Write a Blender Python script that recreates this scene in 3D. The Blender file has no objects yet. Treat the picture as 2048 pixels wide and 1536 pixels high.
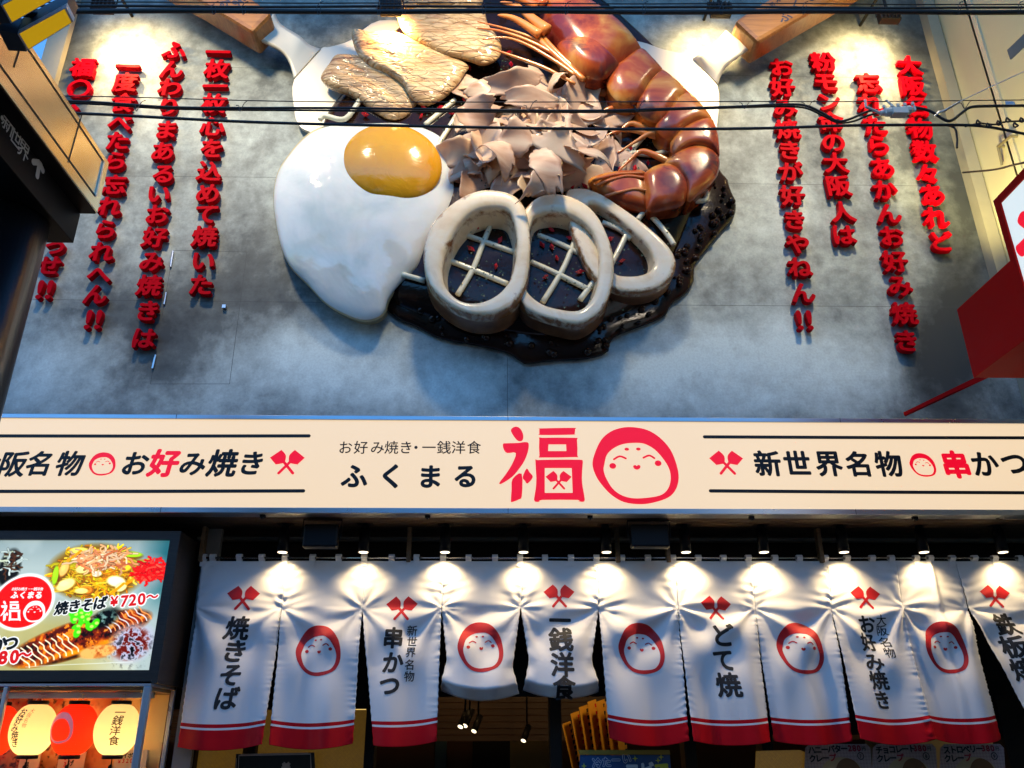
import bpy, bmesh, math, random
import numpy as np
from mathutils import Vector, Matrix, noise as mnoise
S = bpy.context.scene
C = S.collection
random.seed(7)
R = math.radians
# ------------------------------------------------------------------ camera
FPX = 1650.0
PITCH, YAW, ROLL = R(23.282), R(1.488), R(-0.211)
CAM = np.array([0.0, 0.0, 1.6])
def _basis():
    cp, sp = math.cos(PITCH), math.sin(PITCH); cy, sy = math.cos(YAW), math.sin(YAW)
    cr, sr = math.cos(ROLL), math.sin(ROLL)
    F = np.array([sy*cp, cy*cp, sp]); R0 = np.array([cy, -sy, 0.0]); U0 = np.cross(R0, F)
    return cr*R0+sr*U0, -sr*R0+cr*U0, F
RT, UP, FW = _basis()
cam = bpy.data.objects.new('camera', bpy.data.cameras.new('camera'))
C.objects.link(cam)
cam.matrix_world = Matrix(((RT[0], UP[0], -FW[0], CAM[0]), (RT[1], UP[1], -FW[1], CAM[1]),
                           (RT[2], UP[2], -FW[2], CAM[2]), (0, 0, 0, 1)))
cam.data.sensor_width = 36.0
cam.data.lens = FPX/2048*36.0
cam.data.clip_start = 0.05; cam.data.clip_end = 3000
S.camera = cam
def ray(px, py):
    return RT*((px-1024)/FPX) - UP*((py-768)/FPX) + FW
def P(px, py, Y):                       # point of a plane Y = const seen at that place of the photograph
    d = ray(px, py); return CAM + d*(Y/d[1])
def PX(px, py, X):
    d = ray(px, py); return CAM + d*(X/d[0])
def PZ(px, py, Z):
    d = ray(px, py); return CAM + d*((Z-CAM[2])/d[2])
# ------------------------------------------------------------------ light
W = bpy.data.worlds.new('World'); S.world = W; W.use_nodes = True
nt = W.node_tree
sky = nt.nodes.new('ShaderNodeTexSky'); sky.sky_type = 'NISHITA'; sky.sun_disc = False
SUN_EL, SUN_AZ = R(5), R(20)            # low sun behind the building: the street front is in shade
sky.sun_elevation = SUN_EL; sky.sun_rotation = SUN_AZ
sky.air_density = 1.0; sky.dust_density = 0.4; sky.ozone_density = 4.6
bg = nt.nodes['Background']; bg.inputs[1].default_value = 0.15
nt.links.new(sky.outputs[0], bg.inputs[0])
sl = bpy.data.lights.new('sun', 'SUN'); sl.energy = 2.0; sl.angle = R(0.5); sl.color = (1, .85, .68)
so = bpy.data.objects.new('sun', sl); C.objects.link(so)
sd = Vector((math.sin(SUN_AZ)*math.cos(SUN_EL), math.cos(SUN_AZ)*math.cos(SUN_EL), math.sin(SUN_EL)))
so.rotation_euler = (-sd).to_track_quat('-Z', 'Y').to_euler(); so.location = (0, 30, 20)
S.view_settings.view_transform = 'Standard'; S.view_settings.look = 'None'
EXPO = 2.55; EMS = 2**-EXPO
S.view_settings.exposure = EXPO; S.view_settings.gamma = 1.0
S.cycles.use_denoising = True
S.cycles.sample_clamp_indirect = 6.0
# ------------------------------------------------------------------ helpers
def wloc(o):
    v = np.zeros(3)
    while o is not None:
        v = v + np.array(o.location); o = o.parent
    return v
def tag(o, label=None, cat=None, group=None, kind=None):
    if label: o['label'] = label
    if cat: o['category'] = cat
    if group: o['group'] = group
    if kind: o['kind'] = kind
    return o
def thing(name, label, cat, loc=(0, 0, 0), group=None):
    o = bpy.data.objects.new(name, None); C.objects.link(o)
    o.location = [float(v) for v in loc]; o.empty_display_size = .1
    return tag(o, label, cat, group)
def obj(name, V, F, mat, parent=None, smooth=False, mi=None):
    V = np.asarray(V, float)
    if parent is not None: off = wloc(parent)
    else: off = np.array([(V[:, 0].min()+V[:, 0].max())/2, (V[:, 1].min()+V[:, 1].max())/2, V[:, 2].min()])
    me = bpy.data.meshes.new(name)
    me.from_pydata([tuple(v) for v in (V-off)], [], [tuple(int(i) for i in f) for f in F])
    for m in (mat if isinstance(mat, (list, tuple)) else [mat]): me.materials.append(m)
    if mi is not None: me.polygons.foreach_set('material_index', [int(i) for i in mi])
    if smooth: me.polygons.foreach_set('use_smooth', [True]*len(me.polygons))
    me.update()
    o = bpy.data.objects.new(name, me); C.objects.link(o)
    if parent is not None: o.parent = parent
    else: o.location = [float(v) for v in off]
    return o
class MB:                                # collects shapes into one mesh
    def __init__(s): s.V = []; s.F = []; s.M = []
    def add(s, V, F, m=0):
        n = len(s.V); s.V += [tuple(map(float, v)) for v in V]
        s.F += [tuple(int(i)+n for i in f) for f in F]; s.M += [m]*len(F); return s
    def box(s, a, b, m=0):
        x0, y0, z0 = a; x1, y1, z1 = b
        V = [(x, y, z) for x in (x0, x1) for y in (y0, y1) for z in (z0, z1)]
        return s.add(V, [(0, 1, 3, 2), (4, 6, 7, 5), (0, 4, 5, 1), (2, 3, 7, 6), (0, 2, 6, 4), (1, 5, 7, 3)], m)
    def tube(s, pts, r, n=8, m=0, caps=True):
        pts = [np.array(p, float) for p in pts]
        if not hasattr(r, '__len__'): r = [r]*len(pts)
        V = []; u = None
        for i, p in enumerate(pts):
            t = pts[min(i+1, len(pts)-1)]-pts[max(i-1, 0)]; t = t/(np.linalg.norm(t)+1e-9)
            if u is None:
                u = np.cross(t, (0, 0, 1.0))
                if np.linalg.norm(u) < .1: u = np.cross(t, (0, 1.0, 0))
            u = u-t*(u@t); u /= np.linalg.norm(u)+1e-9; w = np.cross(t, u)
            for k in range(n):
                a = 2*math.pi*k/n; V.append(p+r[i]*(math.cos(a)*u+math.sin(a)*w))
        F = [(i*n+k, i*n+(k+1) % n, (i+1)*n+(k+1) % n, (i+1)*n+k) for i in range(len(pts)-1) for k in range(n)]
        if caps: F += [tuple(range(n))[::-1], tuple((len(pts)-1)*n+k for k in range(n))]
        return s.add(V, F, m)
    def prism(s, poly, d, m=0):          # poly: 3-D outline, extruded by the vector d
        n = len(poly); A = [np.array(p, float) for p in poly]; B = [p+np.array(d, float) for p in A]
        return s.add(A+B, [tuple(range(n)), tuple(range(2*n-1, n-1, -1))]+[(i, i+n, (i+1) % n+n, (i+1) % n) for i in range(n)], m)
    def lathe(s, c, prof, n=32, m=0, axis=2):
        V = []
        for r, h in prof:
            for k in range(n):
                a = 2*math.pi*k/n; V.append((c[0]+r*math.cos(a), c[1]+r*math.sin(a), c[2]+h))
        F = [(i*n+k, i*n+(k+1) % n, (i+1)*n+(k+1) % n, (i+1)*n+k) for i in range(len(prof)-1) for k in range(n)]
        F += [tuple(range(n))[::-1], tuple((len(prof)-1)*n+k for k in range(n))]
        return s.add(V, F, m)
    def build(s, name, mat, parent=None, smooth=False):
        return obj(name, s.V, s.F, mat, parent, smooth, s.M)
def bevel(o, w=.004, seg=2):
    m = o.modifiers.new('bevel', 'BEVEL'); m.width = w; m.segments = seg; m.limit_method = 'ANGLE'; return o
def crom(pts, n, closed=True):
    pts = [np.array(p, float) for p in pts]; N = len(pts); out = []
    segs = N if closed else N-1
    for i in range(segs):
        g = lambda k: pts[k % N] if closed else pts[min(max(k, 0), N-1)]
        p0, p1, p2, p3 = g(i-1), g(i), g(i+1), g(i+2)
        for j in range(n):
            t = j/n
            out.append(.5*((2*p1)+(-p0+p2)*t+(2*p0-5*p1+4*p2-p3)*t*t+(-p0+3*p1-3*p2+p3)*t**3))
    if not closed: out.append(pts[-1])
    return out
def resample(pts, n, closed=True):
    A = np.array(pts); 
    if closed: A = np.vstack([A, A[:1]])
    d = np.r_[0, np.cumsum(np.linalg.norm(np.diff(A, axis=0), axis=1))]
    t = np.linspace(0, d[-1], n, endpoint=not closed)
    return np.stack([np.interp(t, d, A[:, k]) for k in range(A.shape[1])], 1)
def fbm(x, y, z=0.0, o=4): return mnoise.fractal(Vector((x, y, z)), 1.0, 2.0, o)
# ------------------------------------------------------------------ materials
def srgb(r, g, b):
    f = lambda c: c/12.92 if c <= .04045 else ((c+.055)/1.055)**2.4
    return (f(r/255), f(g/255), f(b/255))
class NM:
    def __init__(s, name):
        s.m = bpy.data.materials.new(name); s.m.use_nodes = True; s.t = s.m.node_tree
        s.b = s.t.nodes['Principled BSDF']; s._co = None
    def n(s, ty, **kw):
        d = s.t.nodes.new('ShaderNode'+ty)
        for k, v in kw.items(): setattr(d, k, v)
        return d
    def l(s, a, b): s.t.links.new(a, b)
    def co(s):
        if s._co is None: s._co = s.n('TexCoord').outputs['Object']
        return s._co
    def mapped(s, sc=(1, 1, 1), rot=(0, 0, 0)):
        m = s.n('Mapping'); m.inputs['Scale'].default_value = sc; m.inputs['Rotation'].default_value = rot
        s.l(s.co(), m.inputs['Vector']); return m.outputs[0]
    def noise(s, scale, detail=4, rough=.55, vec=None, dist=0.0):
        d = s.n('TexNoise'); d.inputs['Scale'].default_value = scale; d.inputs['Detail'].default_value = detail
        d.inputs['Roughness'].default_value = rough; d.inputs['Distortion'].default_value = dist
        s.l(vec or s.co(), d.inputs['Vector']); return d.outputs['Fac']
    def voro(s, scale, feature='F1', vec=None):
        d = s.n('TexVoronoi', feature=feature); d.inputs['Scale'].default_value = scale
        s.l(vec or s.co(), d.inputs['Vector']); return d.outputs['Distance']
    def ramp(s, fac, stops):
        d = s.n('ValToRGB'); e = d.color_ramp.elements
        while len(e) < len(stops): e.new(.5)
        for i, (p, c) in enumerate(stops):
            e[i].position = p; e[i].color = (c[0], c[1], c[2], 1) if hasattr(c, '__len__') else (c, c, c, 1)
        s.l(fac, d.inputs[0]); return d.outputs[0]
    def mix(s, fac, a, b, mode='MIX'):
        d = s.n('MixRGB', blend_type=mode)
        for i, v in ((0, fac), (1, a), (2, b)):
            if hasattr(v, 'is_linked'): s.l(v, d.inputs[i])
            elif i == 0: d.inputs[0].default_value = v
            else: d.inputs[i].default_value = (v[0], v[1], v[2], 1)
        return d.outputs[0]
    def math(s, op, a, b=0.0):
        d = s.n('Math', operation=op)
        for i, v in ((0, a), (1, b)):
            if hasattr(v, 'is_linked'): s.l(v, d.inputs[i])
            else: d.inputs[i].default_value = v
        return d.outputs[0]
    def set(s, **kw):
        names = dict(col='Base Color', rough='Roughness', metal='Metallic', spec='Specular IOR Level', coat='Coat Weight',
                     coatr='Coat Roughness', ecol='Emission Color', estr='Emission Strength', sss='Subsurface Weight',
                     trans='Transmission Weight', alpha='Alpha', sheen='Sheen Weight', sssr='Subsurface Scale')
        for k, v in kw.items():
            i = s.b.inputs[names[k]]
            if hasattr(v, 'is_linked'): s.l(v, i)
            elif hasattr(v, '__len__'): i.default_value = (v[0], v[1], v[2], 1)
            else: i.default_value = v
        return s
    def bump(s, h, strength=.3, dist=.01):
        d = s.n('Bump'); d.inputs['Strength'].default_value = strength; d.inputs['Distance'].default_value = dist
        s.l(h, d.inputs['Height']); s.l(d.outputs[0], s.b.inputs['Normal']); return s
def flat(name, col, rough=.5, metal=0, vary=.15, vs=6, bump=0, **kw):
    m = NM(name); f = m.noise(vs, 5)
    c = m.mix(f, [v*(1-vary) for v in col], [min(1, v*(1+vary)) for v in col])
    m.set(col=c, rough=m.math('MULTIPLY_ADD', f, .16), metal=metal, **kw)
    r = m.b.inputs['Roughness'].links[0].from_node; r.inputs[2].default_value = max(rough-.08, .02)
    if bump: m.bump(m.noise(vs*12, 4), bump, .004)
    return m.m
def glow(name, col, strength, base=None, rough=.4, nz=.0):
    m = NM(name); m.set(col=base or [v*.4 for v in col], rough=rough, ecol=col, estr=strength*EMS); return m.m
M = {}
M['black'] = flat('black_metal', (.007, .007, .008), .45, spec=.2)
M['rubber'] = flat('cable_sheath', (.008, .008, .009), .5)
M['darkwood'] = flat('dark_wood', (.012, .008, .005), .55, bump=.1, spec=.2)
M['alu'] = flat('aluminium', (.62, .63, .65), .3, 1, .05)
M['steel'] = flat('steel', (.5, .5, .5), .35, 1, .08)
M['letter_red'] = flat('red_lacquer', (.44, .001, .008), .5, vary=.12, spec=.03)
M['ink'] = flat('black_ink', (.012, .012, .014), .6, vary=.05)
M['ink_red'] = flat('red_ink', (.55, .008, .014), .6, vary=.05)
M['ink_brown'] = flat('brown_ink', (.1, .05, .012), .7, vary=.05)
M['white_paint'] = flat('white_paint', (.7, .71, .7), .5, vary=.05)
# mural: shade painted in at the edges over printed concrete with drifting smoke
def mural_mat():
    m = NM('smoky_print_and_shade')
    at = m.n('Attribute', attribute_name='smoke_shade'); big = m.noise(.55, 3, .5, dist=.6); mid = m.noise(1.7, 7, .62, dist=.4); fine = m.noise(9, 7, .65); grain = m.noise(60, 3, .7)
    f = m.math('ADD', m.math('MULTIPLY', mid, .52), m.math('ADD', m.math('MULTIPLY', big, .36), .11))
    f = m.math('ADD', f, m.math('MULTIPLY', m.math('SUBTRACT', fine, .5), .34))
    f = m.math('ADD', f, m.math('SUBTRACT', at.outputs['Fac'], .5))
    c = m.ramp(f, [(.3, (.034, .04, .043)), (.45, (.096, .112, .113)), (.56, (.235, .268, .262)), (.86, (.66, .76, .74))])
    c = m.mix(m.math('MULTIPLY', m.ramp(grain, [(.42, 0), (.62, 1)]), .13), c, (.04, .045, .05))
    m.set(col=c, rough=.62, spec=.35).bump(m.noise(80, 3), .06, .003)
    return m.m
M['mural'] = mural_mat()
def wood(name, a, b, sc=(3, 3, 40), rough=.5, coat=0):
    m = NM(name); v = m.mapped(sc); f = m.noise(1.5, 6, .6, v, 1.2)
    m.set(col=m.ramp(f, [(.3, a), (.7, b)]), rough=rough, coat=coat).bump(f, .12, .004); return m.m
M['handle_wood'] = wood('varnished_handle_wood', srgb(120, 76, 34), srgb(156, 106, 54), (2, 8, 30), .38, .2)
M['soffit_wood'] = wood('brown_soffit_wood', (.05, .028, .016), (.085, .05, .028), (1, 20, 20))
M['beige'] = flat('beige_render', (.36, .335, .26), .75, vary=.1, vs=3, bump=.25)
M['concrete'] = flat('asphalt', (.05, .05, .052), .9)
# ------------------------------------------------------------------ text
_gl = {}
def _raw(ch):
    cu = bpy.data.curves.new('t', 'FONT'); cu.body = ch; cu.size = 1.0; cu.resolution_u = 4
    o = bpy.data.objects.new('t', cu); C.objects.link(o)
    bpy.context.view_layer.update()
    me = bpy.data.meshes.new_from_object(o.evaluated_get(bpy.context.evaluated_depsgraph_get()))
    V = np.array([v.co[:2] for v in me.vertices]) if len(me.vertices) else np.zeros((0, 2))
    bm = bmesh.new(); bm.from_mesh(me); bmesh.ops.triangulate(bm, faces=bm.faces)
    bm.verts.index_update(); T = [tuple(v.index for v in f.verts) for f in bm.faces]; bm.free()
    bpy.data.objects.remove(o); bpy.data.curves.remove(cu); bpy.data.meshes.remove(me)
    return V, T
_a, _ = _raw('永'); _b, _ = _raw('永永')
EM = (_b[:, 0].max()-_a[:, 0].max()); EC = np.array([EM/2, (_a[:, 1].min()+_a[:, 1].max())/2])
def glyph(ch):
    if ch not in _gl:
        V, T = _raw(ch)
        if ord(ch) < 256: c = (V.min(0)+V.max(0))/2 if len(V) else EC; c[1] = EC[1]
        else: c = EC
        V = (V-c)/EM
        # drop doubled vertices so that the outline edges can be found
        key = {}; idx = []; U = []
        for v in V:
            k = (round(v[0], 5), round(v[1], 5))
            if k not in key: key[k] = len(U); U.append(v)
            idx.append(key[k])
        T = [tuple(idx[i] for i in t) for t in T]
        _gl[ch] = (np.array(U), [t for t in T if len(set(t)) == 3])
    return _gl[ch]
def txf(V, size, rot=0, shear=0, sx=1):
    V = np.array(V, float)*[sx, 1]; V = np.stack([V[:, 0]+V[:, 1]*shear, V[:, 1]], 1)
    c, s = math.cos(rot), math.sin(rot)
    return (V@np.array([[c, s], [-s, c]]))*size
class Ink:                               # flat marks: 2-D shapes in the X-Z plane, each copy a hair further forward
    def __init__(s): s.V = []; s.F = []; s.k = 0
    def tri(s, V2, T, d0=0.0):
        n = len(s.V); s.k += 1
        s.V += [(float(v[0]), d0+(s.k % 60)*2e-5, float(v[1])) for v in V2]; s.F += [tuple(i+n for i in t) for t in T]
    def char(s, ch, c, size, bold=0.0, rot=0, shear=0, sx=1):
        V, T = glyph(ch)
        if not len(V): return
        offs = [(0, 0)]+([(bold*math.cos(a), bold*math.sin(a)) for a in np.arange(8)*math.pi/4] if bold else [])
        for o in offs: s.tri(txf(V+np.array(o), size, rot, shear, sx)+c, T)
    def poly(s, pts, hole=None):
        pts = [tuple(p) for p in pts]
        from mathutils.geometry import tessellate_polygon
        loops = [[Vector((p[0], p[1], 0)) for p in pts]]
        allp = list(pts)
        if hole is not None: loops.append([Vector((p[0], p[1], 0)) for p in hole]); allp += [tuple(p) for p in hole]
        s.tri(allp, [tuple(t) for t in tessellate_polygon(loops)])
    def stroke(s, pts, w):
        pts = np.array(pts, float); L = []; Rr = []
        for i in range(len(pts)):
            t = pts[min(i+1, len(pts)-1)]-pts[max(0, i-1)]; t /= np.linalg.norm(t)+1e-9; n = np.array([-t[1], t[0]])*w/2
            L.append(pts[i]+n); Rr.append(pts[i]-n)
        n = len(pts)
        s.tri(L+Rr, [(i, i+1, n+i+1) for i in range(n-1)]+[(i, n+i+1, n+i) for i in range(n-1)])
        for e in (pts[0], pts[-1]): s.disc(e, w/2, w/2, 14)
    def disc(s, c, rx, ry, n=24):
        s.tri([(c[0]+rx*math.cos(2*math.pi*k/n), c[1]+ry*math.sin(2*math.pi*k/n)) for k in range(n)], [(0, k, k+1) for k in range(1, n-1)])
    def build(s, name, mat, parent, Y, gap=.003, depthf=None, maxlen=None):
        V = np.array(s.V); F = s.F
        if maxlen:
            bm = bmesh.new(); vs = [bm.verts.new(v) for v in V]
            for f in F:
                try: bm.faces.new([vs[i] for i in f])
                except ValueError: pass
            for _ in range(5):
                es = [e for e in bm.edges if e.calc_length() > maxlen]
                if not es: break
                bmesh.ops.subdivide_edges(bm, edges=es, cuts=1); bmesh.ops.triangulate(bm, faces=[f for f in bm.faces if len(f.verts) > 3])
            bm.verts.index_update(); V = np.array([v.co[:] for v in bm.verts]); F = [tuple(v.index for v in f.verts) for f in bm.faces]; bm.free()
        y = Y-gap-V[:, 1]
        if depthf is not None: y = y+depthf(V[:, 0], V[:, 2])
        return obj(name, np.stack([V[:, 0], y, V[:, 2]], 1), F, mat, parent)
def xz(px, py, Y): p = P(px, py, Y); return np.array([p[0], p[2]])
def mpp(px, py, Y): return float(np.linalg.norm(P(px+1, py, Y)-P(px, py, Y)))
EMB_O = [(1500, 330), (1515, 270), (1550, 200), (1600, 155), (1660, 133), (1720, 130), (1790, 145), (1850, 185), (1900, 250), (1925, 330), (1930, 400), (1910, 460), (1870, 500), (1800, 525), (1730, 535), (1650, 525), (1590, 490), (1545, 440), (1515, 390)]
EMB_I = [(1560, 330), (1575, 280), (1610, 245), (1660, 222), (1720, 215), (1770, 220), (1820, 250), (1860, 300), (1885, 350), (1890, 400), (1875, 450), (1840, 485), (1780, 500), (1700, 505), (1640, 490), (1595, 455), (1565, 400), (1555, 360)]
def emblem(ink, c, w, h, rot=0, ring_only=False):
    q = lambda p: np.array(txf([((p[0]-1715)/430*w, -(p[1]-332)/405*h)], 1, rot)[0])+c
    O = [q(p) for p in crom(EMB_O, 4)]; I = [q(p) for p in crom(EMB_I, 4)]
    ink.poly(O, I)
    if ring_only: return
    u = w/430
    for p in ((1678, 249), (1737, 248)): ink.disc(q(p), 12*u, 8*u, 12)
    ink.stroke([q(p) for p in crom([(1610, 303), (1640, 287), (1670, 298)], 4, False)], 10*u)
    ink.stroke([q(p) for p in crom([(1760, 294), (1790, 282), (1815, 296)], 4, False)], 10*u)
    ink.disc(q((1602, 338)), 17*u, 15*u); ink.disc(q((1832, 323)), 17*u, 15*u)
    ink.poly([q(p) for p in crom([(1705, 338), (1716, 333), (1723, 338), (1731, 332), (1742, 338), (1736, 352), (1722, 357), (1709, 351)], 3)])
def crossed(ink, c, w, rot=0):
    u = w/220; q = lambda x, y: np.array(txf([((x-1839)*u, -(y-391)*u)], 1, rot)[0])+c
    for sg in (1, -1):
        f = lambda x, y: q(1839+sg*(x-1839), y)
        ink.poly([f(*p) for p in crom([(1730, 365), (1732, 360), (1790, 315), (1798, 313), (1828, 347), (1826, 392), (1816, 400), (1772, 408), (1766, 404)], 3)])
        ink.stroke([f(1820, 392), f(1884, 466)], 18*u)
FUKU = [[(1080, 160), (1090, 142), (1110, 137), (1130, 150), (1143, 180), (1140, 205), (1125, 212), (1105, 200)],
        [(1040, 225), (1060, 222), (1120, 220), (1150, 216), (1170, 222), (1168, 260), (1150, 310), (1120, 355), (1085, 395), (1030, 430), (1022, 422), (1050, 385), (1085, 330), (1105, 272), (1060, 272), (1042, 250)],
        [(1088, 405), (1135, 378), (1136, 490), (1120, 510), (1085, 523), (1080, 515), (1083, 460)],
        [(1140, 395), (1160, 352), (1175, 370), (1192, 395), (1165, 428), (1152, 415)],
        [(1226, 150), (1235, 146), (1400, 143), (1408, 150), (1406, 172), (1395, 178), (1235, 180), (1226, 172)]]
FUKU_H = [([(1225, 200), (1240, 194), (1405, 194), (1418, 205), (1420, 285), (1408, 293), (1240, 295), (1226, 285)], [(1272, 228), (1362, 228), (1364, 262), (1270, 262)]),
          ([(1205, 312), (1215, 308), (1300, 306), (1430, 306), (1447, 312), (1447, 330), (1443, 400), (1448, 450), (1458, 510), (1448, 522), (1425, 518), (1420, 512), (1240, 512), (1228, 520), (1208, 522), (1198, 510), (1206, 460), (1210, 400)], [(1253, 349), (1391, 349), (1396, 476), (1253, 476)])]
def fuku(ink, fpx, scale=1.0, sub=True):
    for p in FUKU: ink.poly([fpx(q) for q in crom(p, 3)])
    for o, h in FUKU_H: ink.poly([fpx(q) for q in crom(o, 2)], [fpx(q) for q in h])
    if sub:
        a, b = fpx((1258, 410)), fpx((1390, 410)); crossed(ink, (a+b)/2, np.linalg.norm(b-a))
# ------------------------------------------------------------------ building
YM, YS, YN, YD = 5.45, 5.10, 5.52, 5.86
ZS = P(1024, 1028, YS)[2]; ZT = P(1024, 834, YS)[2]          # sign band, bottom and top
XL = P(140, 85, YM)[0]; XR = P(1885, 205, YM)[0]
ZTOP = 8.2
g = obj('ground', [(-60, -60, 0), (60, -60, 0), (60, 60, 0), (-60, 60, 0)], [(0, 1, 2, 3)], M['concrete']); tag(g, kind='structure')
opp = thing('sky_blocker_building', 'plain grey unseen building added behind the viewer to block low sky', 'building', (0, -6.5, 0))  # unseen building, added to keep low sky light off the curtain
MB().box((-22, -16, 0), (22, -6.5, 7.0)).build('wall', flat('grey_facing_render', (.16, .155, .15), .8), opp)
for k in range(9):
    for z_ in (1.0, 4.3): MB().box((-20+k*4.6, -6.52, z_), (-17.4+k*4.6, -6.49, z_+2.1)).build('window', flat('dark_window_glass', (.02, .024, .03), .1), opp)
bld = thing('restaurant_building', 'restaurant front with a smoky grey printed upper wall and dark wooden entrance', 'building', (0, YM, 0))
MB().box((XL, YM, ZS+.1), (XR, YM+3.5, ZTOP)).build('mural_wall', M['beige'], bld)
SMOKE_SHADE = [(130, 700, 110, 90, .16), (60, 790, 100, 60, .1), (430, 770, 120, 60, .08), (620, 700, 120, 70, .14), (760, 745, 160, 60, .16), (930, 795, 150, 50, .12), (1300, 745, 170, 80, .18), (1500, 680, 120, 80, .12), (1680, 735, 160, 70, .18), (1600, 805, 200, 40, .12),
         (1880, 720, 80, 140, -.18), (1930, 480, 75, 250, -.2), (200, 640, 140, 60, -.16), (330, 710, 90, 80, -.12), (520, 570, 130, 100, -.1), (1470, 560, 120, 80, -.05), (1080, 775, 120, 40, -.06), (500, 420, 90, 80, .06), (1620, 420, 150, 120, .05), (100, 520, 60, 60, .06), (150, 90, 50, 120, -.12), (1850, 80, 60, 120, -.14), (960, 700, 60, 40, -.06)]  # light and dark clouds of the print; dark blobs at outer edges are painted shade
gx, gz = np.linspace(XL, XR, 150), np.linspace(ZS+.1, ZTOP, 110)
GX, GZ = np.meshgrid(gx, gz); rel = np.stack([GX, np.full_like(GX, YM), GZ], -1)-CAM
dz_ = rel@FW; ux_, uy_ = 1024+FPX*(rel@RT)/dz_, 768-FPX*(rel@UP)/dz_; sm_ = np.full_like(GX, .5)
for cx, cy, rx, ry, am in SMOKE_SHADE: sm_ += 1.45*am*np.exp(-((ux_-cx)/rx)**2-((uy_-cy)/ry)**2)
o = obj('mural_print_and_shade', np.stack([GX, np.full_like(GX, YM-.0006), GZ], -1).reshape(-1, 3), [(r*150+c, r*150+c+1, (r+1)*150+c+1, (r+1)*150+c) for r in range(109) for c in range(149)], M['mural'], bld)
at = o.data.attributes.new('smoke_shade', 'FLOAT', 'POINT'); at.data.foreach_set('value', sm_.ravel().astype(np.float32))
M['joint'] = flat('dark_joint_line', (.05, .055, .06), .8)     # dark lines for panel joints and the hinged access hatch
def seam(a, b, w=.003):
    A, B = P(*a, YM), P(*b, YM); A[1] = B[1] = YM-.001
    d = B-A; n = np.array([-d[2], 0, d[0]]); n = n/np.linalg.norm(n)*w/2
    MB().add([A+n, A-n, B-n, B+n], [(0, 1, 2, 3)]).build('panel_joint', M['joint'], bld)
for a, b in (((60, 599), (760, 606)), ((1330, 610), (2010, 615)), ((130, 351), (560, 355)), ((1440, 367), (1930, 373)), ((410, 134), (590, 138)),
             ((1440, 151), (1850, 157)), ((1015, 715), (1015, 834)), ((347, 501), (301, 768)), ((347, 501), (494, 504)), ((494, 504), (459, 768)), ((301, 768), (459, 768))):
    seam(a, b)
pass
if 0: t.build('panel_joint', flat('dark_joint_line', (.02, .022, .025), .8), bld)
for a, b in (((346, 502), (341, 534)), ((332, 585), (328, 609)), ((311, 710), (305, 737))):
    A, B = P(*a, YM-.01), P(*b, YM-.01)
    MB().tube([A, B], .008, 8).build('hatch_hinge', M['alu'], bld)
c = P(450, 616, YM); MB().box(c-[.013, .03, .013], c+[.013, -.001, .013]).build('hatch_latch', M['alu'], bld)
MB().box((XL-.16, YM-.06, ZS+.1), (XL-.002, YM+3.4, ZTOP+.05)).build('wall_trim', M['beige'], bld)
MB().box((XR+.002, YM-.10, ZS+.1), (XR+.10, YM+3.4, ZTOP+.05)).build('wall_trim', flat('grey_beige_trim', (.24, .23, .18), .6), bld)
MB().box((XL-.3, YM-.12, ZTOP+.05), (XR+.3, YM+3.5, ZTOP+.25)).build('parapet', M['beige'], bld)
# entrance storey
XA, XB = -4.6, 5.2
sof = MB()
for k in range(9):
    y0 = YS+.10+k*(YD+.05-YS-.10)/9
    sof.box((XA, y0+.002, ZS+.012), (XB, y0+(YD+.05-YS-.10)/9-.003, ZS+.05))
sof.build('soffit', M['soffit_wood'], bld)
MB().box((XA, YD+.10, ZS-.02), (XB, YD+.2, ZS+.1)).build('upper_lintel', M['darkwood'], bld)
zr0, zr1 = P(1000, 1084, YD)[2], P(1000, 1071, YD)[2]
bevel(MB().box((P(398, 1080, YD)[0], YD-.05, zr0), (XB, YD+.02, zr1)).build('pale_rail', flat('grey_rail', (.16, .15, .13), .6), bld), .01)
ztr = P(1000, 1392, YD+.02)[2]
MB().box((XA, YD+.03, ztr), (XB, YD+.14, ZS-.02)).build('fascia_board', M['darkwood'], bld)
zt2 = P(640, 1418, YD)[2]
MB().box((XA, YD, zt2), (P(748, 1418, YD)[0], YD+.028, ztr+.06)).build('transom', M['darkwood'], bld)
MB().box((P(1385, 1418, YD)[0], YD, P(1600, 1470, YD)[2]), (XB, YD+.028, ztr+.06)).build('transom', M['darkwood'], bld)
for x0, x1 in ((372, 393), (487, 512), (729, 749), (1100, 1124), (1368, 1392), (1524, 1546), (2010, 2060)):
    a, b = P(x0, 1500, YD)[0], P(x1, 1500, YD)[0]
    bevel(MB().box((a, YD-.02, 0), (b, YD+.13, ztr-.002)).build('door_post', M['darkwood'], bld), .006)
z0, z1 = 0, P(640, 1420, YD+.05)[2]
gm = NM('amber_textured_glass'); v = gm.mapped((1, 1, 1), (0, R(45), 0))
br = gm.n('TexBrick'); br.inputs['Scale'].default_value = 26; br.offset = 0; br.inputs['Color1'].default_value = (.42, .22, .03, 1); br.inputs['Color2'].default_value = (.36, .19, .03, 1)
br.inputs['Mortar'].default_value = (.2, .1, .02, 1); br.inputs['Mortar Size'].default_value = .01; br.inputs['Brick Width'].default_value = .5
sw = gm.n('SeparateXYZ'); gm.l(v, sw.inputs[0]); cw = gm.n('CombineXYZ'); gm.l(sw.outputs[0], cw.inputs[0]); gm.l(sw.outputs[2], cw.inputs[1]); gm.l(cw.outputs[0], br.inputs['Vector'])
gm.set(col=br.outputs[0], rough=.25, ecol=br.outputs[0], estr=.16*EMS)
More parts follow.
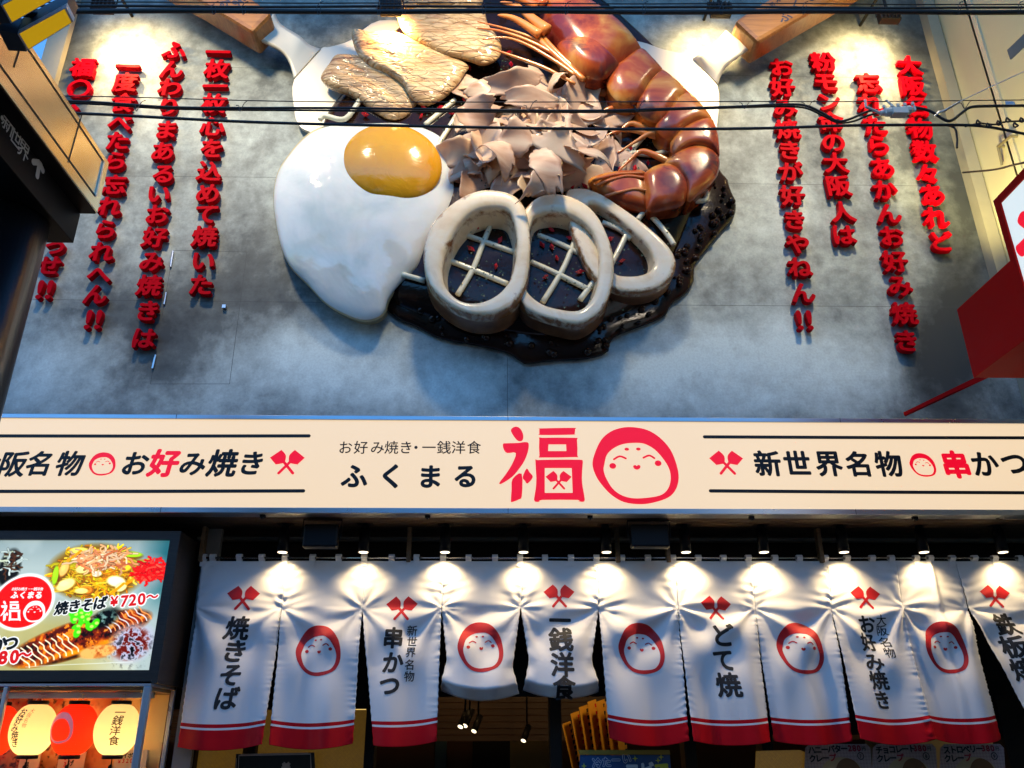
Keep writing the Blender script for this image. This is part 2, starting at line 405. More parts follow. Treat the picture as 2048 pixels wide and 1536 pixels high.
for x0, x1, zz in ((393, 487, z1), (512, 729, z1), (1124, 1368, P(1300, 1470, YD)[2]), (1392, 1524, P(1450, 1495, YD)[2])):
    if x0 in (1124, 1392): continue
    MB().box((P(x0, 1500, YD)[0], YD+.05, 0), (P(x1, 1500, YD)[0], YD+.062, min(zz, ztr-.01))).build('window_pane', gm.m, bld)
# the room behind the curtain
zc = 2.75
rm_or = flat('orange_plaster', (.09, .036, .013), .85, bump=.2)
MB().box((XA, 9.4, 0), (XB, 9.5, zc+.3)).build('back_wall', rm_or, bld)
MB().box((XA-.1, YD+.15, 0), (XA, 9.4, zc+.3)).build('side_wall', rm_or, bld)
MB().box((XB, YD+.15, 0), (XB+.1, 9.4, zc+.3)).build('side_wall', rm_or, bld)
MB().box((XA, YD+.16, .001), (XB, 9.39, .02)).build('floor', M['darkwood'], bld)
sl_ = MB()
for k in range(16): sl_.box((XA+.01, 6.1+k*.21, zc), (XB-.01, 6.1+k*.21+.09, zc+.07))
sl_.build('ceiling_slats', M['soffit_wood'], bld)
MB().box((XA, YD+.16, zc+.12), (XB, 9.4, zc+.16)).build('ceiling', flat('dark_ceiling', (.012, .01, .008), .9), bld)
pt = MB()
for k in range(7):
    za, zb = P(1000, 1482-13*k, 8.4)[2], P(1000, 1471-13*k, 8.4)[2]; pt.box((XA+.02, 8.40, za), (XB-.02, 8.44+.01*(k % 2), zb))
pt.build('slatted_partition', M['soffit_wood'], bld)
for x0, x1, m in ((945, 1020, M['darkwood']), (870, 893, flat('teal_board', (.03, .08, .09), .6)), (1020, 1100, flat('olive_paper', (.22, .15, .04), .8))):
    a, b = P(x0, 1500, 9.3), P(x1, 1500, 9.3)
    MB().box((a[0], 9.32, 0), (b[0], 9.39, P(900, 1480 if x0 > 900 else 1476, 9.3)[2])).build('wall_panel', m, bld)
# ------------------------------------------------------------------ lit sign band
def ledmat(name, col, st):
    m = NM(name); f = m.noise(.5, 2)
    m.set(col=(.35, .29, .22), rough=.35, ecol=m.mix(f, [v*.97 for v in col], [min(1, v*1.03) for v in col]), estr=st); return m.m
M['sign_face'] = ledmat('backlit_cream_acrylic', srgb(250, 220, 180), .91*EMS)
sgn = thing('lit_shop_sign', 'long cream backlit sign band across the shop front with black lettering and red emblems', 'shop sign', (0, YS, ZS))
XS0, XS1 = P(-60, 930, YS)[0], P(2110, 930, YS)[0]
MB().box((XS0, YS, ZS+.035), (XS1, YS+.02, ZT-.03)).build('lit_panel', M['sign_face'], sgn)
fr = MB().box((XS0, YS-.012, ZT-.03), (XS1, YS+.34, ZT)).box((XS0, YS-.012, ZS), (XS1, YS+.10, ZS+.035)).box((XS0, YS+.02, ZS+.035), (XS1, YS+.34, ZT-.03))
bevel(fr.build('sign_frame', flat('brushed_sign_frame', (.55, .57, .6), .3, .9, .06), sgn), .003)
for px in (525, 855, 1180, 1503, 1830):
    c = P(px, 1037, YS+.04); c[2] = ZS
    MB().box(c+[-.016, -.012, -.02], c+[.016, .012, -.001]).box(c+[-.006, -.02, -.03], c+[.006, .006, -.021]).build('frame_clip', M['black'], sgn)
for px in (338, 1016, 1694):
    a = P(px, 930, YS)[0]; MB().box((a-.0015, YS-.0135, ZT-.03), (a+.0015, YS-.012, ZT)).box((a-.0015, YS-.0135, ZS), (a+.0015, YS-.012, ZS+.035)).build('frame_joint', M['joint'], sgn)
    for dx in (-.03, .03): MB().tube([(a+dx, YS-.0145, ZS+.018), (a+dx, YS-.012, ZS+.018)], .004, 8).build('frame_screw', M['steel'], sgn)
redlit = NM('red_translucent_film'); redlit.set(col=(.4, .004, .02), rough=.4, ecol=srgb(250, 4, 42), estr=.85*EMS)
blk = Ink(); red = Ink()
def row(ink, items, Y, bold, **kw):
    for ch, px, py, s in items: ink.char(ch, xz(px, py, Y), s*mpp(px, py, Y), bold, **kw)
hand = dict(shear=.12)
row(blk, [('大', -27, 928, 56), ('阪', 27, 928, 56), ('名', 80, 927, 54), ('物', 141, 927, 55)], YS, .03, **hand)
row(blk, [('お', 271, 927, 54), ('み', 387, 927, 54), ('焼', 446, 926, 60), ('き', 504, 926, 54)], YS, .032, **hand)
row(red, [('好', 329, 926, 60)], YS, .04, **hand)
row(blk, [('新', 1535, 927, 55), ('世', 1594, 927, 55), ('界', 1657, 927, 55), ('名', 1717, 928, 54), ('物', 1777, 928, 55), ('か', 1969, 928, 56), ('つ', 2028, 926, 56)], YS, .032, shear=-.03)
row(red, [('串', 1911, 929, 58)], YS, .045, shear=-.08)
row(blk, [(c, x, 895, 29) for c, x in zip('お好み焼き・一銭洋食', (691, 722, 755, 783, 812, 832, 858, 888, 917, 948))], YS, .008)
row(blk, [('ふ', 709, 952, 54), ('く', 783, 952, 54), ('ま', 860, 953, 52), ('る', 931, 952, 52)], YS, .035)
for x0, y0, x1, y1 in ((-60, 872, 618, 872), (-60, 983, 607, 982), (1409, 874, 2110, 876), (1421, 982, 2110, 986)):
    blk.stroke([xz(x0, y0, YS), xz((x0+x1)/2, (y0+y1)/2+.5, YS), xz(x1, y1, YS)], 7*mpp(1000, 930, YS))
emblem(red, xz(205, 928, YS), 54*mpp(205, 928, YS), 49*mpp(205, 928, YS))
emblem(red, xz(1845, 930, YS), 52*mpp(1845, 928, YS), 48*mpp(1845, 928, YS), -.12)
emblem(red, xz(1270, 930, YS), 170*mpp(1270, 928, YS), 160*mpp(1270, 928, YS))
crossed(red, xz(574, 924, YS), 69*mpp(574, 924, YS)); crossed(red, xz(1453, 925, YS), 67*mpp(1453, 924, YS))
fuku(red, lambda q: xz(600+q[0]/2.56, 800+q[1]/2.56, YS))
blk.build('lettering', M['ink'], sgn, YS, .002); red.build('red_lettering', redlit.m, sgn, YS, .002)
# ------------------------------------------------------------------ red slogan letters on the mural
def letter(ch, px, py, size, parent, Y=5.385, d=.048, bold=.055, rot=0):
    k = mpp(px, py, Y); c = xz(px, py, Y); V2, T = glyph(ch)
    if not len(V2): return
    mb = MB(); seen = {}
    for t3 in T:
        for i in range(3):
            e = (t3[i], t3[(i+1) % 3]); seen[tuple(sorted(e))] = seen.get(tuple(sorted(e)), 0)+1
    edges = [e for e, n_ in seen.items() if n_ == 1]
    n = len(V2)
    for j, a in enumerate(np.arange(8)*math.pi/4 if bold else [0]):
        o = np.array([bold*math.cos(a), bold*math.sin(a)*.8]) if bold else 0
        A = txf(V2+o, size*k, rot)+c; yf = Y-j*.00035
        VV = [(p[0], yf, p[1]) for p in A]+[(p[0], Y+d, p[1]) for p in A]
        mb.add(VV, list(T)+[(e[0], e[1], e[1]+n, e[0]+n) for e in edges])
    return mb.build('letter', M['letter_red'], parent)
SLOGANS = [
 ('first red slogan column left of the spatula, from 一枚一枚 down to 焼いた', [('一', 436, 104), ('枚', 434, 137), ('一', 430, 172), ('枚', 428, 206), ('心', 425, 252), ('を', 424, 296), ('込', 419, 342), ('め', 416, 386), ('て', 413, 427), ('焼', 409, 472), ('い', 406, 521), ('た', 402, 569)], 51),
 ('longest red slogan column with ふんわりまあるい, beside the hinged hatch', list(zip('ふんわりまあるいお好み焼きは', (349, 343, 340, 337, 332, 325, 327, 317, 314, 309, 303, 298, 295, 287), (99, 138, 174, 213, 259, 302, 347, 387, 428, 474, 522, 570, 621, 676))), 50),
 ('red slogan column 一度食べたら忘れられへん partly behind the black street sign', list(zip('一度食べたら忘れられへん', (255, 250, 246, 240, 235, 231, 228, 218, 211, 203, 198, 191), (132, 164, 205, 245, 281, 321, 369, 412, 458, 503, 548, 588)))+[('!', 177, 637), ('!', 197, 637)], 50),
 ('outermost left red slogan column starting 福〇, mostly hidden by the street sign', [('福', 165, 134), ('〇', 158, 177), ('、', 168, 203), ('っ', 110, 490), ('せ', 98, 530), ('!', 80, 577), ('!', 99, 577)], 50),
 ('innermost right red slogan column お好み焼きが好きやねん beside the prawn', list(zip('お好み焼きが好きやねん', (1563, 1566, 1571, 1575, 1580, 1582, 1586, 1590, 1596, 1600, 1606), (134, 174, 215, 258, 300, 343, 390, 439, 487, 534, 585)))+[('!', 1599, 638), ('!', 1619, 638)], 50),
 ('shortest red slogan column 粉モン命の大阪人は under the right lamp glow', list(zip('粉モン命の大阪人は', (1647, 1652, 1658, 1663, 1667, 1672, 1677, 1685, 1688), (123, 163, 203, 243, 284, 325, 371, 423, 469))), 51),
 ('red slogan column 忘れたらあかんお好み焼き behind the cable joint box', list(zip('忘れたらあかんお好み焼き', (1738, 1741, 1750, 1757, 1765, 1770, 1778, 1784, 1791, 1801, 1809, 1814), (165, 206, 249, 289, 334, 379, 426, 472, 522, 571, 626, 681))), 51),
 ('outermost right red slogan column 大阪名物数々あれど beside the beige wall', list(zip('大阪名物数々あれど', (1820, 1826, 1834, 1841, 1850, 1857, 1866, 1872, 1882), (130, 171, 211, 255, 300, 346, 387, 433, 482))), 50)]
for lab, items, s in SLOGANS:
    c = P(items[-1][1], items[-1][2], YM)
    col = thing('slogan_column', lab, 'wall lettering', c, 'red slogan columns on the mural wall')
    for ch, px, py in items: letter(ch, px, py, s if ch != '!' else 58, col, bold=.039 if ch not in '!・' else .04, rot=random.uniform(-.05, .05))
# ------------------------------------------------------------------ flood lights on arms above the mural
def spot(name, loc, target, power, cone, blend, col, rad):
    l = bpy.data.lights.new(name, 'SPOT'); l.energy = power; l.spot_size = R(cone); l.spot_blend = blend; l.color = col; l.shadow_soft_size = rad
    o = bpy.data.objects.new(name, l); C.objects.link(o); o.location = [float(v) for v in loc]
    o.rotation_euler = (Vector(target)-Vector(loc)).to_track_quat('-Z', 'Y').to_euler(); return o
WARM = (1.0, .66, .27); UPF = 118
def flood(px, py, Y, power, label, tgt=None):
    c = P(px, py, Y)
    f = thing('flood_light', label, 'flood light', c, 'flood lights above the mural')
    h = MB()
    h.box(c+[-.085, -.05, -.055], c+[.085, .02, .055])
    for k in range(5): h.box(c+[-.07+k*.032, -.075, -.05], c+[-.062+k*.032, -.0505, .05])
    bevel(h.build('housing', M['black'], f), .004)
    MB().box(c+[-.07, .021, -.04], c+[.07, .026, .04]).build('lens', glow('warm_flood_lens', (1, .75, .42), 8), f)
    MB().tube([c+[-.1, -.01, 0], c+[-.1, -.01, .09], c+[.1, -.01, .09], c+[.1, -.01, 0]], .008, 6).tube([c+[0, -.01, .09], c+[0, 0, .3], np.array([c[0], YM-.005, c[2]+.36])], .014, 8).build('arm', M['black'], f)
    tg = tgt if tgt is not None else (c[0], YM, c[2]-.12)
    spot('flood_lamp', c+[0, .06, -.01], tg, power, 150, 1.0, WARM, .05)
flood(208, 16, 5.03, 17, 'black flood lamp at the top left of the mural, nearest the sky gap')
flood(782, 20, 4.95, 19, 'black flood lamp above the grilled pork slices')
flood(1440, 24, 5.03, 17, 'black flood lamp between the prawn and the wooden spatula handle')
flood(1776, 36, 5.03, 17, 'black flood lamp nearest the beige neighbouring wall')
for px, lab in ((470, 'black flood lamp on the long arm above the left spatula'), (1010, 'black flood lamp on the long arm over the middle of the mural'), (1560, 'black flood lamp on the long arm above the right spatula')):
    x = P(px, 0, YM)[0]; c = np.array([x, 3.0, 7.7]); f = thing('flood_light', lab, 'flood light', c, 'flood lights above the mural')
    MB().box(c+[-.1, -.05, -.06], c+[.1, .05, .06]).build('housing', M['black'], f); MB().tube([c+[0, 0, .06], c+[0, .1, .2], [x, YM-.005, 8.0]], .02, 8).build('arm', M['black'], f)
    spot('flood_lamp', c+[0, .02, -.09], (x, YM, 6.0), UPF, 68, 1.0, (1, .80, .50), .2)
# ------------------------------------------------------------------ overhead cables
def cable(pix, Y, r, label, name='cable', sub=8, mat=None, n=6):
    pts = [P(px, py, Y if not hasattr(Y, '__len__') else Y[i]) for i, (px, py) in enumerate(pix)]
    o = MB().tube(crom(pts, sub, False), r, n).build(name, mat or M['rubber'], None, True)
    return tag(o, label, 'cable', 'overhead cables crossing the street front')
YC = 4.2
def wavy(y0, y1, amp=2, n=14, ph=0):
    return [(-80+2210*k/(n-1), y0+(y1-y0)*k/(n-1)+amp*math.sin(k*1.7+ph)) for k in range(n)]
c1 = cable(wavy(22, 24, 1.2), 3.7, .0155, 'thickest black cable of the bundle along the top of the picture')
c2 = cable(wavy(12, 16, 1.0, ph=2), 3.72, .008, 'thin cable just above the thick top cable')
c3 = cable(wavy(4, 9, .8, ph=1), 3.72, .004, 'topmost thin messenger wire of the overhead bundle')
for k, px in enumerate((150, 430, 490, 640, 760, 810, 970, 1135, 1290, 1445, 1610, 1920, 2040)):
    a, b = P(px, 5, 3.72), P(px-4, 29, 3.69)
    MB().tube([a+[.02, 0, .01], a, (a+b)/2+[-.012, -.012, 0], b, b+[.012, 0, .01], (a+b)/2+[.012, -.012, .01]], .0025, 5).build('cable_tie', M['rubber'], c1)
m1 = cable([(-80, 190), (200, 193), (600, 203), (1050, 204), (1480, 203), (1740, 203), (2130, 199)], 4.2, .0034, 'thin messenger wire above the double cable across the bonito flakes')
d1 = cable([(-80, 200), (160, 203), (330, 214), (480, 216), (640, 216), (820, 218), (1060, 221), (1220, 221), (1350, 217), (1480, 213), (1560, 209), (1610, 211), (1645, 226), (1675, 242), (1700, 238), (1735, 223), (1755, 220)], 4.2, .008, 'upper of the two lashed cables, dipping in a loop before the joint box')
d2 = cable([(-80, 204), (160, 207), (330, 217), (480, 220), (640, 221), (820, 223), (1060, 224), (1220, 224), (1350, 219), (1480, 215), (1560, 213), (1610, 216), (1645, 231), (1675, 245), (1705, 243), (1740, 230), (1757, 227)], 4.22, .0065, 'lower of the two lashed cables, running into the joint box')
s1 = cable([(-80, 222), (160, 227), (500, 244), (820, 252), (1200, 258), (1500, 257), (1700, 251), (1860, 250), (1960, 252), (2050, 268), (2130, 285)], 4.2, .0095, 'single black cable below the lashed pair, crossing the egg yolk')
e1 = cable([(1830, 215), (1860, 222), (1890, 240), (1905, 240), (1925, 225), (1945, 214), (2000, 212), (2130, 211)], 4.2, .010, 'thick cable leaving the joint box towards the right')
e2 = cable([(1868, 232), (1890, 220), (1930, 198), (2130, 105)], [4.2, 4.15, 4.1, 3.8], .003, 'steel guy wire rising to the right from the clamp', mat=M['steel'])
e3 = cable([(1890, 250), (1909, 256), (1914, 275), (1914, 296)], 4.25, .007, 'short cut cable end hanging beside the mural edge')
e4 = cable([(1926, 345), (1990, 339), (2040, 327), (2130, 312)], [5.3, 4.8, 4.4, 4.0], .008, 'cable from the beige wall down to the red sign')
e5 = cable([(1930, 253), (1960, 247), (1990, 249), (2020, 243), (2130, 240)], 4.2, .006, 'knotted cable with spiral hangers near the right edge')
for k, (px, py) in enumerate(((1957, 245), (1977, 251), (1998, 246), (2016, 240), (2031, 250), (2044, 240))):
    c = P(px, py, 4.19); MB().tube([c+[.014*math.cos(a), .006*math.sin(2*a), .016*math.sin(a)] for a in np.linspace(0, 6.0, 9)], .006, 5).build('spiral_hanger', M['rubber'], e5)
for px in (275, 482, 1058, 1275, 1490, 1615, 1930):
    a, b = P(px+10, 202, 4.2), P(px, 219 if px < 1400 else 214, 4.17)
    MB().tube(crom([a+[.02, 0, .004], a+[.006, 0, 0], (a+b)/2+[.004, -.01, 0], b+[-.002, 0, -.012], b+[-.012, 0, .002], b+[-.018, 0, .03], b+[-.035, 0, .034]], 4, False), .0026, 5).build('lashing_hook', M['rubber'], d1)
jb = thing('cable_joint_box', 'grey cable joint box hanging on the wires in front of the slogan', 'joint box', P(1790, 235, 4.2), None)
a, b = P(1760, 226, 4.2), P(1830, 219, 4.2)
b_ = MB(); ax = (b-a)
b_.tube([a, a+ax*.12, a+ax*.16, a+ax*.84, a+ax*.88, b], [.016, .022, .03, .03, .022, .016], 10)
b_.box(a+ax*.3+[0, -.036, -.034], a+ax*.72+[0, .02, -.005])
b_.build('case', flat('grey_moulded_plastic', (.55, .58, .56), .55), jb)
k_ = MB()
for q in (.1, .32, .5, .7, .92):
    c = a+ax*q; k_.tube([c+[0, -.02, .022], c+[0, -.02, .042]], .01, 8).tube([c+[0, -.03, -.035], c+[0, -.03, .01]], .006, 6)
k_.tube([a+ax*.45+[0, 0, .03], P(1772, 200, 4.2)], .007, 6).tube([P(1730, 200, 4.2), P(1732, 214, 4.19), a], .009, 6).build('clamps', flat('grey_fittings', (.45, .48, .47), .5), jb)
MB().tube([P(1868, 233, 4.2), P(1878, 225, 4.2), P(1890, 221, 4.19), P(1920, 204, 4.12)], [.006, .012, .008, .004], 7).build('guy_clamp', M['steel'], jb)
c = P(2020, 206, 4.19); tg_ = MB().box(c+[-.03, -.002, -.014], c+[.03, .002, .014]).build('cable_tag', flat('pale_tag', (.4, .5, .62), .6), None)
tag(tg_, 'small pale blue tag clipped on the cable at the right', 'tag')
# ------------------------------------------------------------------ the giant food relief
def pillow(name, pix, Yb, h, mat, parent, p=4.0, q=.5, rings=16, N=110, Yt=None, disp=None, smoothn=6, center=None, back=None, closed_smooth=True, edge=1.0):
    Yt = Yb-h*.35 if Yt is None else Yt
    pts = [P(a, b, Yt)[[0, 2]] for a, b in pix]
    O = resample(crom(pts, smoothn) if closed_smooth else pts, N)
    wn = N//7; Os = sum(np.roll(O, k, 0) for k in range(-wn, wn+1))/(2*wn+1)
    c = np.mean(O, 0) if center is None else P(center[0], center[1], Yt)[[0, 2]]
    rows = []; back = YM if back is None else back
    rows.append(np.stack([c[0]+(O[:, 0]-c[0])*.97, np.full(N, back), c[1]+(O[:, 1]-c[1])*.97], 1))
    rows.append(np.stack([c[0]+(O[:, 0]-c[0])*.985*edge, np.full(N, Yb), c[1]+(O[:, 1]-c[1])*.985*edge], 1))
    for k in range(rings+1):
        s = math.cos(math.pi/2*k/rings); s = max(s, .012)
        hh = h*(1-s**p)**q if s < 1 else 0
        e_ = s**2.5 if s > .02 else 0; OO = Os+(O-Os)*e_; x = c[0]+(OO[:, 0]-c[0])*s; z = c[1]+(OO[:, 1]-c[1])*s; y = np.full(N, Yb-hh-.0)
        if disp is not None:
            w = (1-s**6)
            y = y-np.array([disp(float(a), float(b_)) for a, b_ in zip(x, z)])*w
        rows.append(np.stack([x, y, z], 1))
    V = np.vstack(rows); F = []
    for r in range(len(rows)-1):
        F += [(r*N+i, r*N+(i+1) % N, (r+1)*N+(i+1) % N, (r+1)*N+i) for i in range(N)]
    V = np.vstack([V, rows[-1].mean(0)[None]]); L = (len(rows)-1)*N
    F += [(L+i, L+(i+1) % N, len(V)-1) for i in range(N)]
    return obj(name, V, F, mat, parent, True)
def blob(mb, c, r, m=0, n=7):
    c = np.array(c); V = []; F = []
    for i in range(n+1):
        for j in range(2*n):
            a, b_ = math.pi*i/n, math.pi*j/n
            V.append(c+np.array([r[0]*math.sin(a)*math.cos(b_), r[1]*math.cos(a), r[2]*math.sin(a)*math.sin(b_)]))
    F = [(i*2*n+j, i*2*n+(j+1) % (2*n), (i+1)*2*n+(j+1) % (2*n), (i+1)*2*n+j) for i in range(n) for j in range(2*n)]
    return mb.add(V, F, m)
# --- materials
m = NM('dark_glossy_sauce'); f = m.noise(3, 5); f2 = m.noise(1.2, 3)
m.set(col=m.ramp(f2, [(.35, (.006, .0035, .003)), (.6, (.026, .009, .004)), (.78, (.06, .018, .006))]), rough=.14, coat=.0, spec=.28).bump(f, .35, .03); M['sauce'] = m.m
m = NM('browned_batter'); f = m.noise(4, 6, .6)
m.set(col=m.ramp(f, [(.35, (.008, .004, .003)), (.55, (.03, .011, .005)), (.75, (.12, .045, .012))]), rough=.25, coat=.3).bump(f, .3, .02); M['batter'] = m.m
m = NM('egg_white_enamel'); f = m.noise(1.6, 4, .5, dist=.8); f2 = m.noise(5, 3)
sx = m.n('SeparateXYZ'); m.l(m.co(), sx.inputs[0])
m.set(col=m.ramp(f, [(.3, (.46, .53, .5)), (.46, (.66, .69, .66)), (.7, (.78, .78, .74))]), rough=.1, sss=.15, coat=.4).bump(m.math('ADD', f, m.math('MULTIPLY', f2, .3)), .35, .05); M['egg'] = m.m
m = NM('yolk_enamel'); f = m.noise(2.5, 3)
m.set(col=m.ramp(f, [(.3, (.62, .27, .008)), (.7, (.72, .36, .015))]), rough=.16, coat=.25, coatr=.12, sss=.1).bump(m.noise(5, 4, .5, dist=1.5), .3, .02); M['yolk'] = m.m
m = NM('seared_squid'); f = m.noise(3.2, 5, .6, dist=1.6); f2 = m.noise(7, 6, .7)
sx = m.n('SeparateXYZ'); m.l(m.co(), sx.inputs[0])
d = m.n('NewGeometry'); dn = m.n('SeparateXYZ'); m.l(d.outputs['Normal'], dn.inputs[0])
cream = m.ramp(f, [(.3, (.74, .55, .32)), (.46, (.85, .7, .48)), (.7, (.88, .79, .62))])
ea = m.n('Attribute', attribute_name='edge'); scor = m.ramp(m.math('ADD', m.math('ADD', m.math('MULTIPLY', f, .6), m.math('MULTIPLY', f2, .45)), m.math('MULTIPLY', ea.outputs['Fac'], .2)), [(.635, 0), (.74, 1)])
m.set(col=m.mix(scor, cream, (.3, .125, .04)), rough=.22, coat=.3, sss=.08).bump(f2, .1, .01); M['squid'] = m.m
m = NM('squid_skin_side'); f = m.noise(5, 5); m.set(col=m.ramp(f, [(.3, (.1, .03, .012)), (.7, (.34, .16, .07))]), rough=.3, coat=.2); M['squid_side'] = m.m
m = NM('pork_glaze'); v = m.mapped((1.6, 3, 9), (0, R(-33), 0)); f = m.noise(1.5, 6, .65, v, .8); v2 = m.mapped((7, 7, 26), (0, R(-33), 0)); vo = m.voro(1.0, 'DISTANCE_TO_EDGE', v2)
m.set(col=m.ramp(f, [(.3, (.24, .105, .04)), (.42, (.46, .27, .12)), (.52, (.6, .4, .2)), (.72, (.68, .5, .28))]), rough=.27, coat=.35)
pc_ = m.b.inputs['Base Color'].links[0].from_socket; m.set(col=m.mix(m.ramp(vo, [(0, .22), (.05, 0)]), pc_, (.16, .07, .03)))
m.bump(m.math('ADD', m.math('MULTIPLY', m.ramp(vo, [(0, 0), (.1, 1)]), .3), m.math('MULTIPLY', f, .9)), .8, .03); M['pork'] = m.m
m = NM('prawn_shell'); f = m.noise(1.9, 4, .55, dist=.7); f2 = m.noise(3.1, 5, .6, dist=.4)
c = m.ramp(f, [(.3, (.72, .48, .2)), (.4, (.6, .25, .055)), (.51, (.42, .08, .018)), (.64, (.15, .016, .012))])
m.set(col=m.mix(m.ramp(f2, [(.58, 0), (.66, .85)]), c, (.05, .02, .025)), rough=.24, coat=.12).bump(m.noise(8, 4), .08, .02); M['prawn'] = m.m
m = NM('prawn_orange'); f = m.noise(4, 4); m.set(col=m.ramp(f, [(.3, (.55, .1, .02)), (.6, (.62, .24, .06)), (.8, (.3, .06, .03))]), rough=.2, coat=.4); M['prawn_o'] = m.m
M['mayo'] = flat('mayonnaise_cream', (.68, .66, .5), .25, vary=.06, coat=.3)
M['ginger'] = flat('red_ginger', (.6, .012, .03), .25, vary=.2, coat=.3)
M['nori'] = flat('green_seaweed_flake', (.01, .05, .025), .6)
m = NM('bonito_shaving'); v = m.mapped((2, 2, 9)); f = m.noise(1.3, 4, .5, v, .5); info = m.n('ObjectInfo')
c = m.ramp(f, [(.3, (.56, .3, .18)), (.5, (.78, .55, .4)), (.68, (.88, .74, .57))])
c = m.mix(m.math('MULTIPLY', info.outputs['Random'], .8), c, m.ramp(info.outputs['Random'], [(0, (.78, .62, .52)), (.35, (.66, .48, .4)), (.65, (.45, .26, .18)), (.85, (.74, .6, .5)), (1, (.8, .64, .34))]))
m.set(col=c, rough=.4, coat=.1); tr = m.n('BsdfTranslucent'); m.l(c, tr.inputs[0]); mx = m.n('MixShader'); mx.inputs[0].default_value = .3; m.l(m.b.outputs[0], mx.inputs[1]); m.l(tr.outputs[0], mx.inputs[2]); m.l(mx.outputs[0], m.t.nodes['Material Output'].inputs[0]); M['flake'] = m.m
M['blade'] = flat('spatula_steel', (.56, .53, .46), .5, .45, .05, 2)
# --- pancake
pk = thing('okonomiyaki_pancake', 'giant round savoury pancake relief with dark sauce, cream lattice and red ginger bits', 'food sculpture', P(1030, 700, YM))
PAN = [(655, 205), (700, 150), (770, 60), (860, -20), (1000, -60), (1150, -40), (1280, 60), (1380, 170), (1428, 260), (1440, 335), (1455, 350), (1462, 375), (1473, 400), (1470, 430), (1452, 452), (1432, 475), (1408, 505), (1390, 530), (1389, 560), (1370, 587), (1343, 605), (1335, 625), (1310, 640), (1270, 655), (1225, 675), (1215, 703), (1170, 716), (1100, 720), (1048, 725), (1020, 705), (960, 690), (880, 675), (830, 650), (795, 635), (755, 600), (690, 560), (640, 480), (622, 390), (628, 290)]
pillow('sauce_pool', PAN, YM-.03, .07, M['sauce'], pk, p=8, q=.5, N=180, disp=lambda x, z: .02*fbm(x*5, z*5), center=(1030, 380))
PAN2 = [(645, 235), (690, 170), (760, 80), (860, 10), (1000, -40), (1140, -20), (1260, 80), (1360, 190), (1405, 280), (1412, 360), (1385, 430), (1355, 500), (1330, 560), (1290, 605), (1230, 635), (1170, 660), (1090, 672), (1000, 662), (920, 650), (850, 630), (790, 605), (740, 560), (680, 480), (650, 380), (640, 300)]
pillow('pancake_body', PAN2, YM-.05, .13, [M['sauce'], M['batter']], pk, p=10, q=.5, N=180, disp=lambda x, z: .015*fbm(x*4, z*4), center=(1030, 380))
o = pk.children[-1]
for pl in o.data.polygons:
    if pl.index < 180*4: pl.material_index = 1
YT = YM-.185
dr = MB(); random.seed(3)
for k in range(95):
    t_ = random.random()*(len(PAN)-14)+9; i = int(t_); a = np.array(PAN[i]); b_ = np.array(PAN[(i+1) % len(PAN)])
    q_ = a+(b_-a)*(t_-i); q_ = q_+(np.array([1030, 380])-q_)*random.uniform(.015, .11)
    if q_[1] < 330 or q_[0] < 800: continue
    r = random.uniform(.012, .034); c = P(q_[0], q_[1], YM-.082); blob(dr, c, (r, r*.8, r), 0, 5)
dr.build('sauce_beads', M['sauce'], pk, True); pk.children[-1]['kind'] = 'stuff'
def line(pts, w=.022): MB().tube(crom([P(a, b, YT-.004) for a, b in pts], 5, False), w, 8).build('cream_line', M['mayo'], pk, True)
for pts in ([(998, 405), (985, 440), (965, 490), (945, 540), (915, 590)], [(1150, 460), (1150, 480), (1125, 540), (1085, 605)], [(1190, 560), (1160, 600)], [(1258, 460), (1230, 515), (1205, 560)],
            [(925, 468), (970, 484), (1030, 505)], [(895, 520), (960, 545), (1015, 568)], [(805, 549), (850, 562)], [(1075, 470), (1120, 488), (1180, 518)], [(1062, 524), (1115, 548), (1175, 578)], [(1205, 445), (1240, 460), (1262, 478)],
            [(640, 240), (650, 232), (690, 238), (720, 200)], [(1275, 440), (1290, 425), (1310, 440), (1335, 470), (1348, 490)], [(1380, 400), (1410, 400), (1412, 375)],
            [(850, 250), (880, 225), (910, 200)], [(870, 300), (920, 220)], [(1240, 300), (1300, 310), (1340, 300)], [(1240, 350), (1265, 300), (1290, 270)]): line(pts)
GIN = [(957, 453), (1002, 448), (1000, 480), (942, 497), (992, 532), (1103, 459), (1141, 476), (1084, 489), (1104, 493), (1114, 516), (1091, 553), (1160, 543), (1244, 521), (1220, 478), (930, 200), (945, 160), (952, 118), (938, 135), (1018, 105), (1022, 128), (905, 225), (730, 228), (842, 232), (848, 215), (926, 385), (920, 350), (1180, 195), (1245, 248), (1262, 298), (1296, 325), (1270, 335), (1145, 375), (1170, 372), (1215, 340), (905, 180), (880, 215), (1150, 365), (1240, 340)]
for k, (a, b_) in enumerate(GIN):
    c = P(a, b_, YT-.02); L_ = random.uniform(.028, .04); an = random.uniform(0, 3.1); w_ = L_*.5
    ux = np.array([math.cos(an), 0, math.sin(an)]); uz = np.array([-math.sin(an), 0, math.cos(an)])
    V_ = [c-ux*L_, c+ux*L_, c+uz*w_+ux*.006, c-uz*w_-ux*.004, c+[0, -.022, 0]+ux*.01, c+[0, -.02, 0]-ux*.008, c+[0, .04, 0]]
    obj('ginger_piece', V_, [(0, 3, 5), (0, 5, 2), (2, 5, 4), (3, 4, 5), (1, 2, 4), (1, 4, 3), (0, 2, 6), (2, 1, 6), (1, 3, 6), (3, 0, 6)], M['ginger'], pk)
sp = MB()
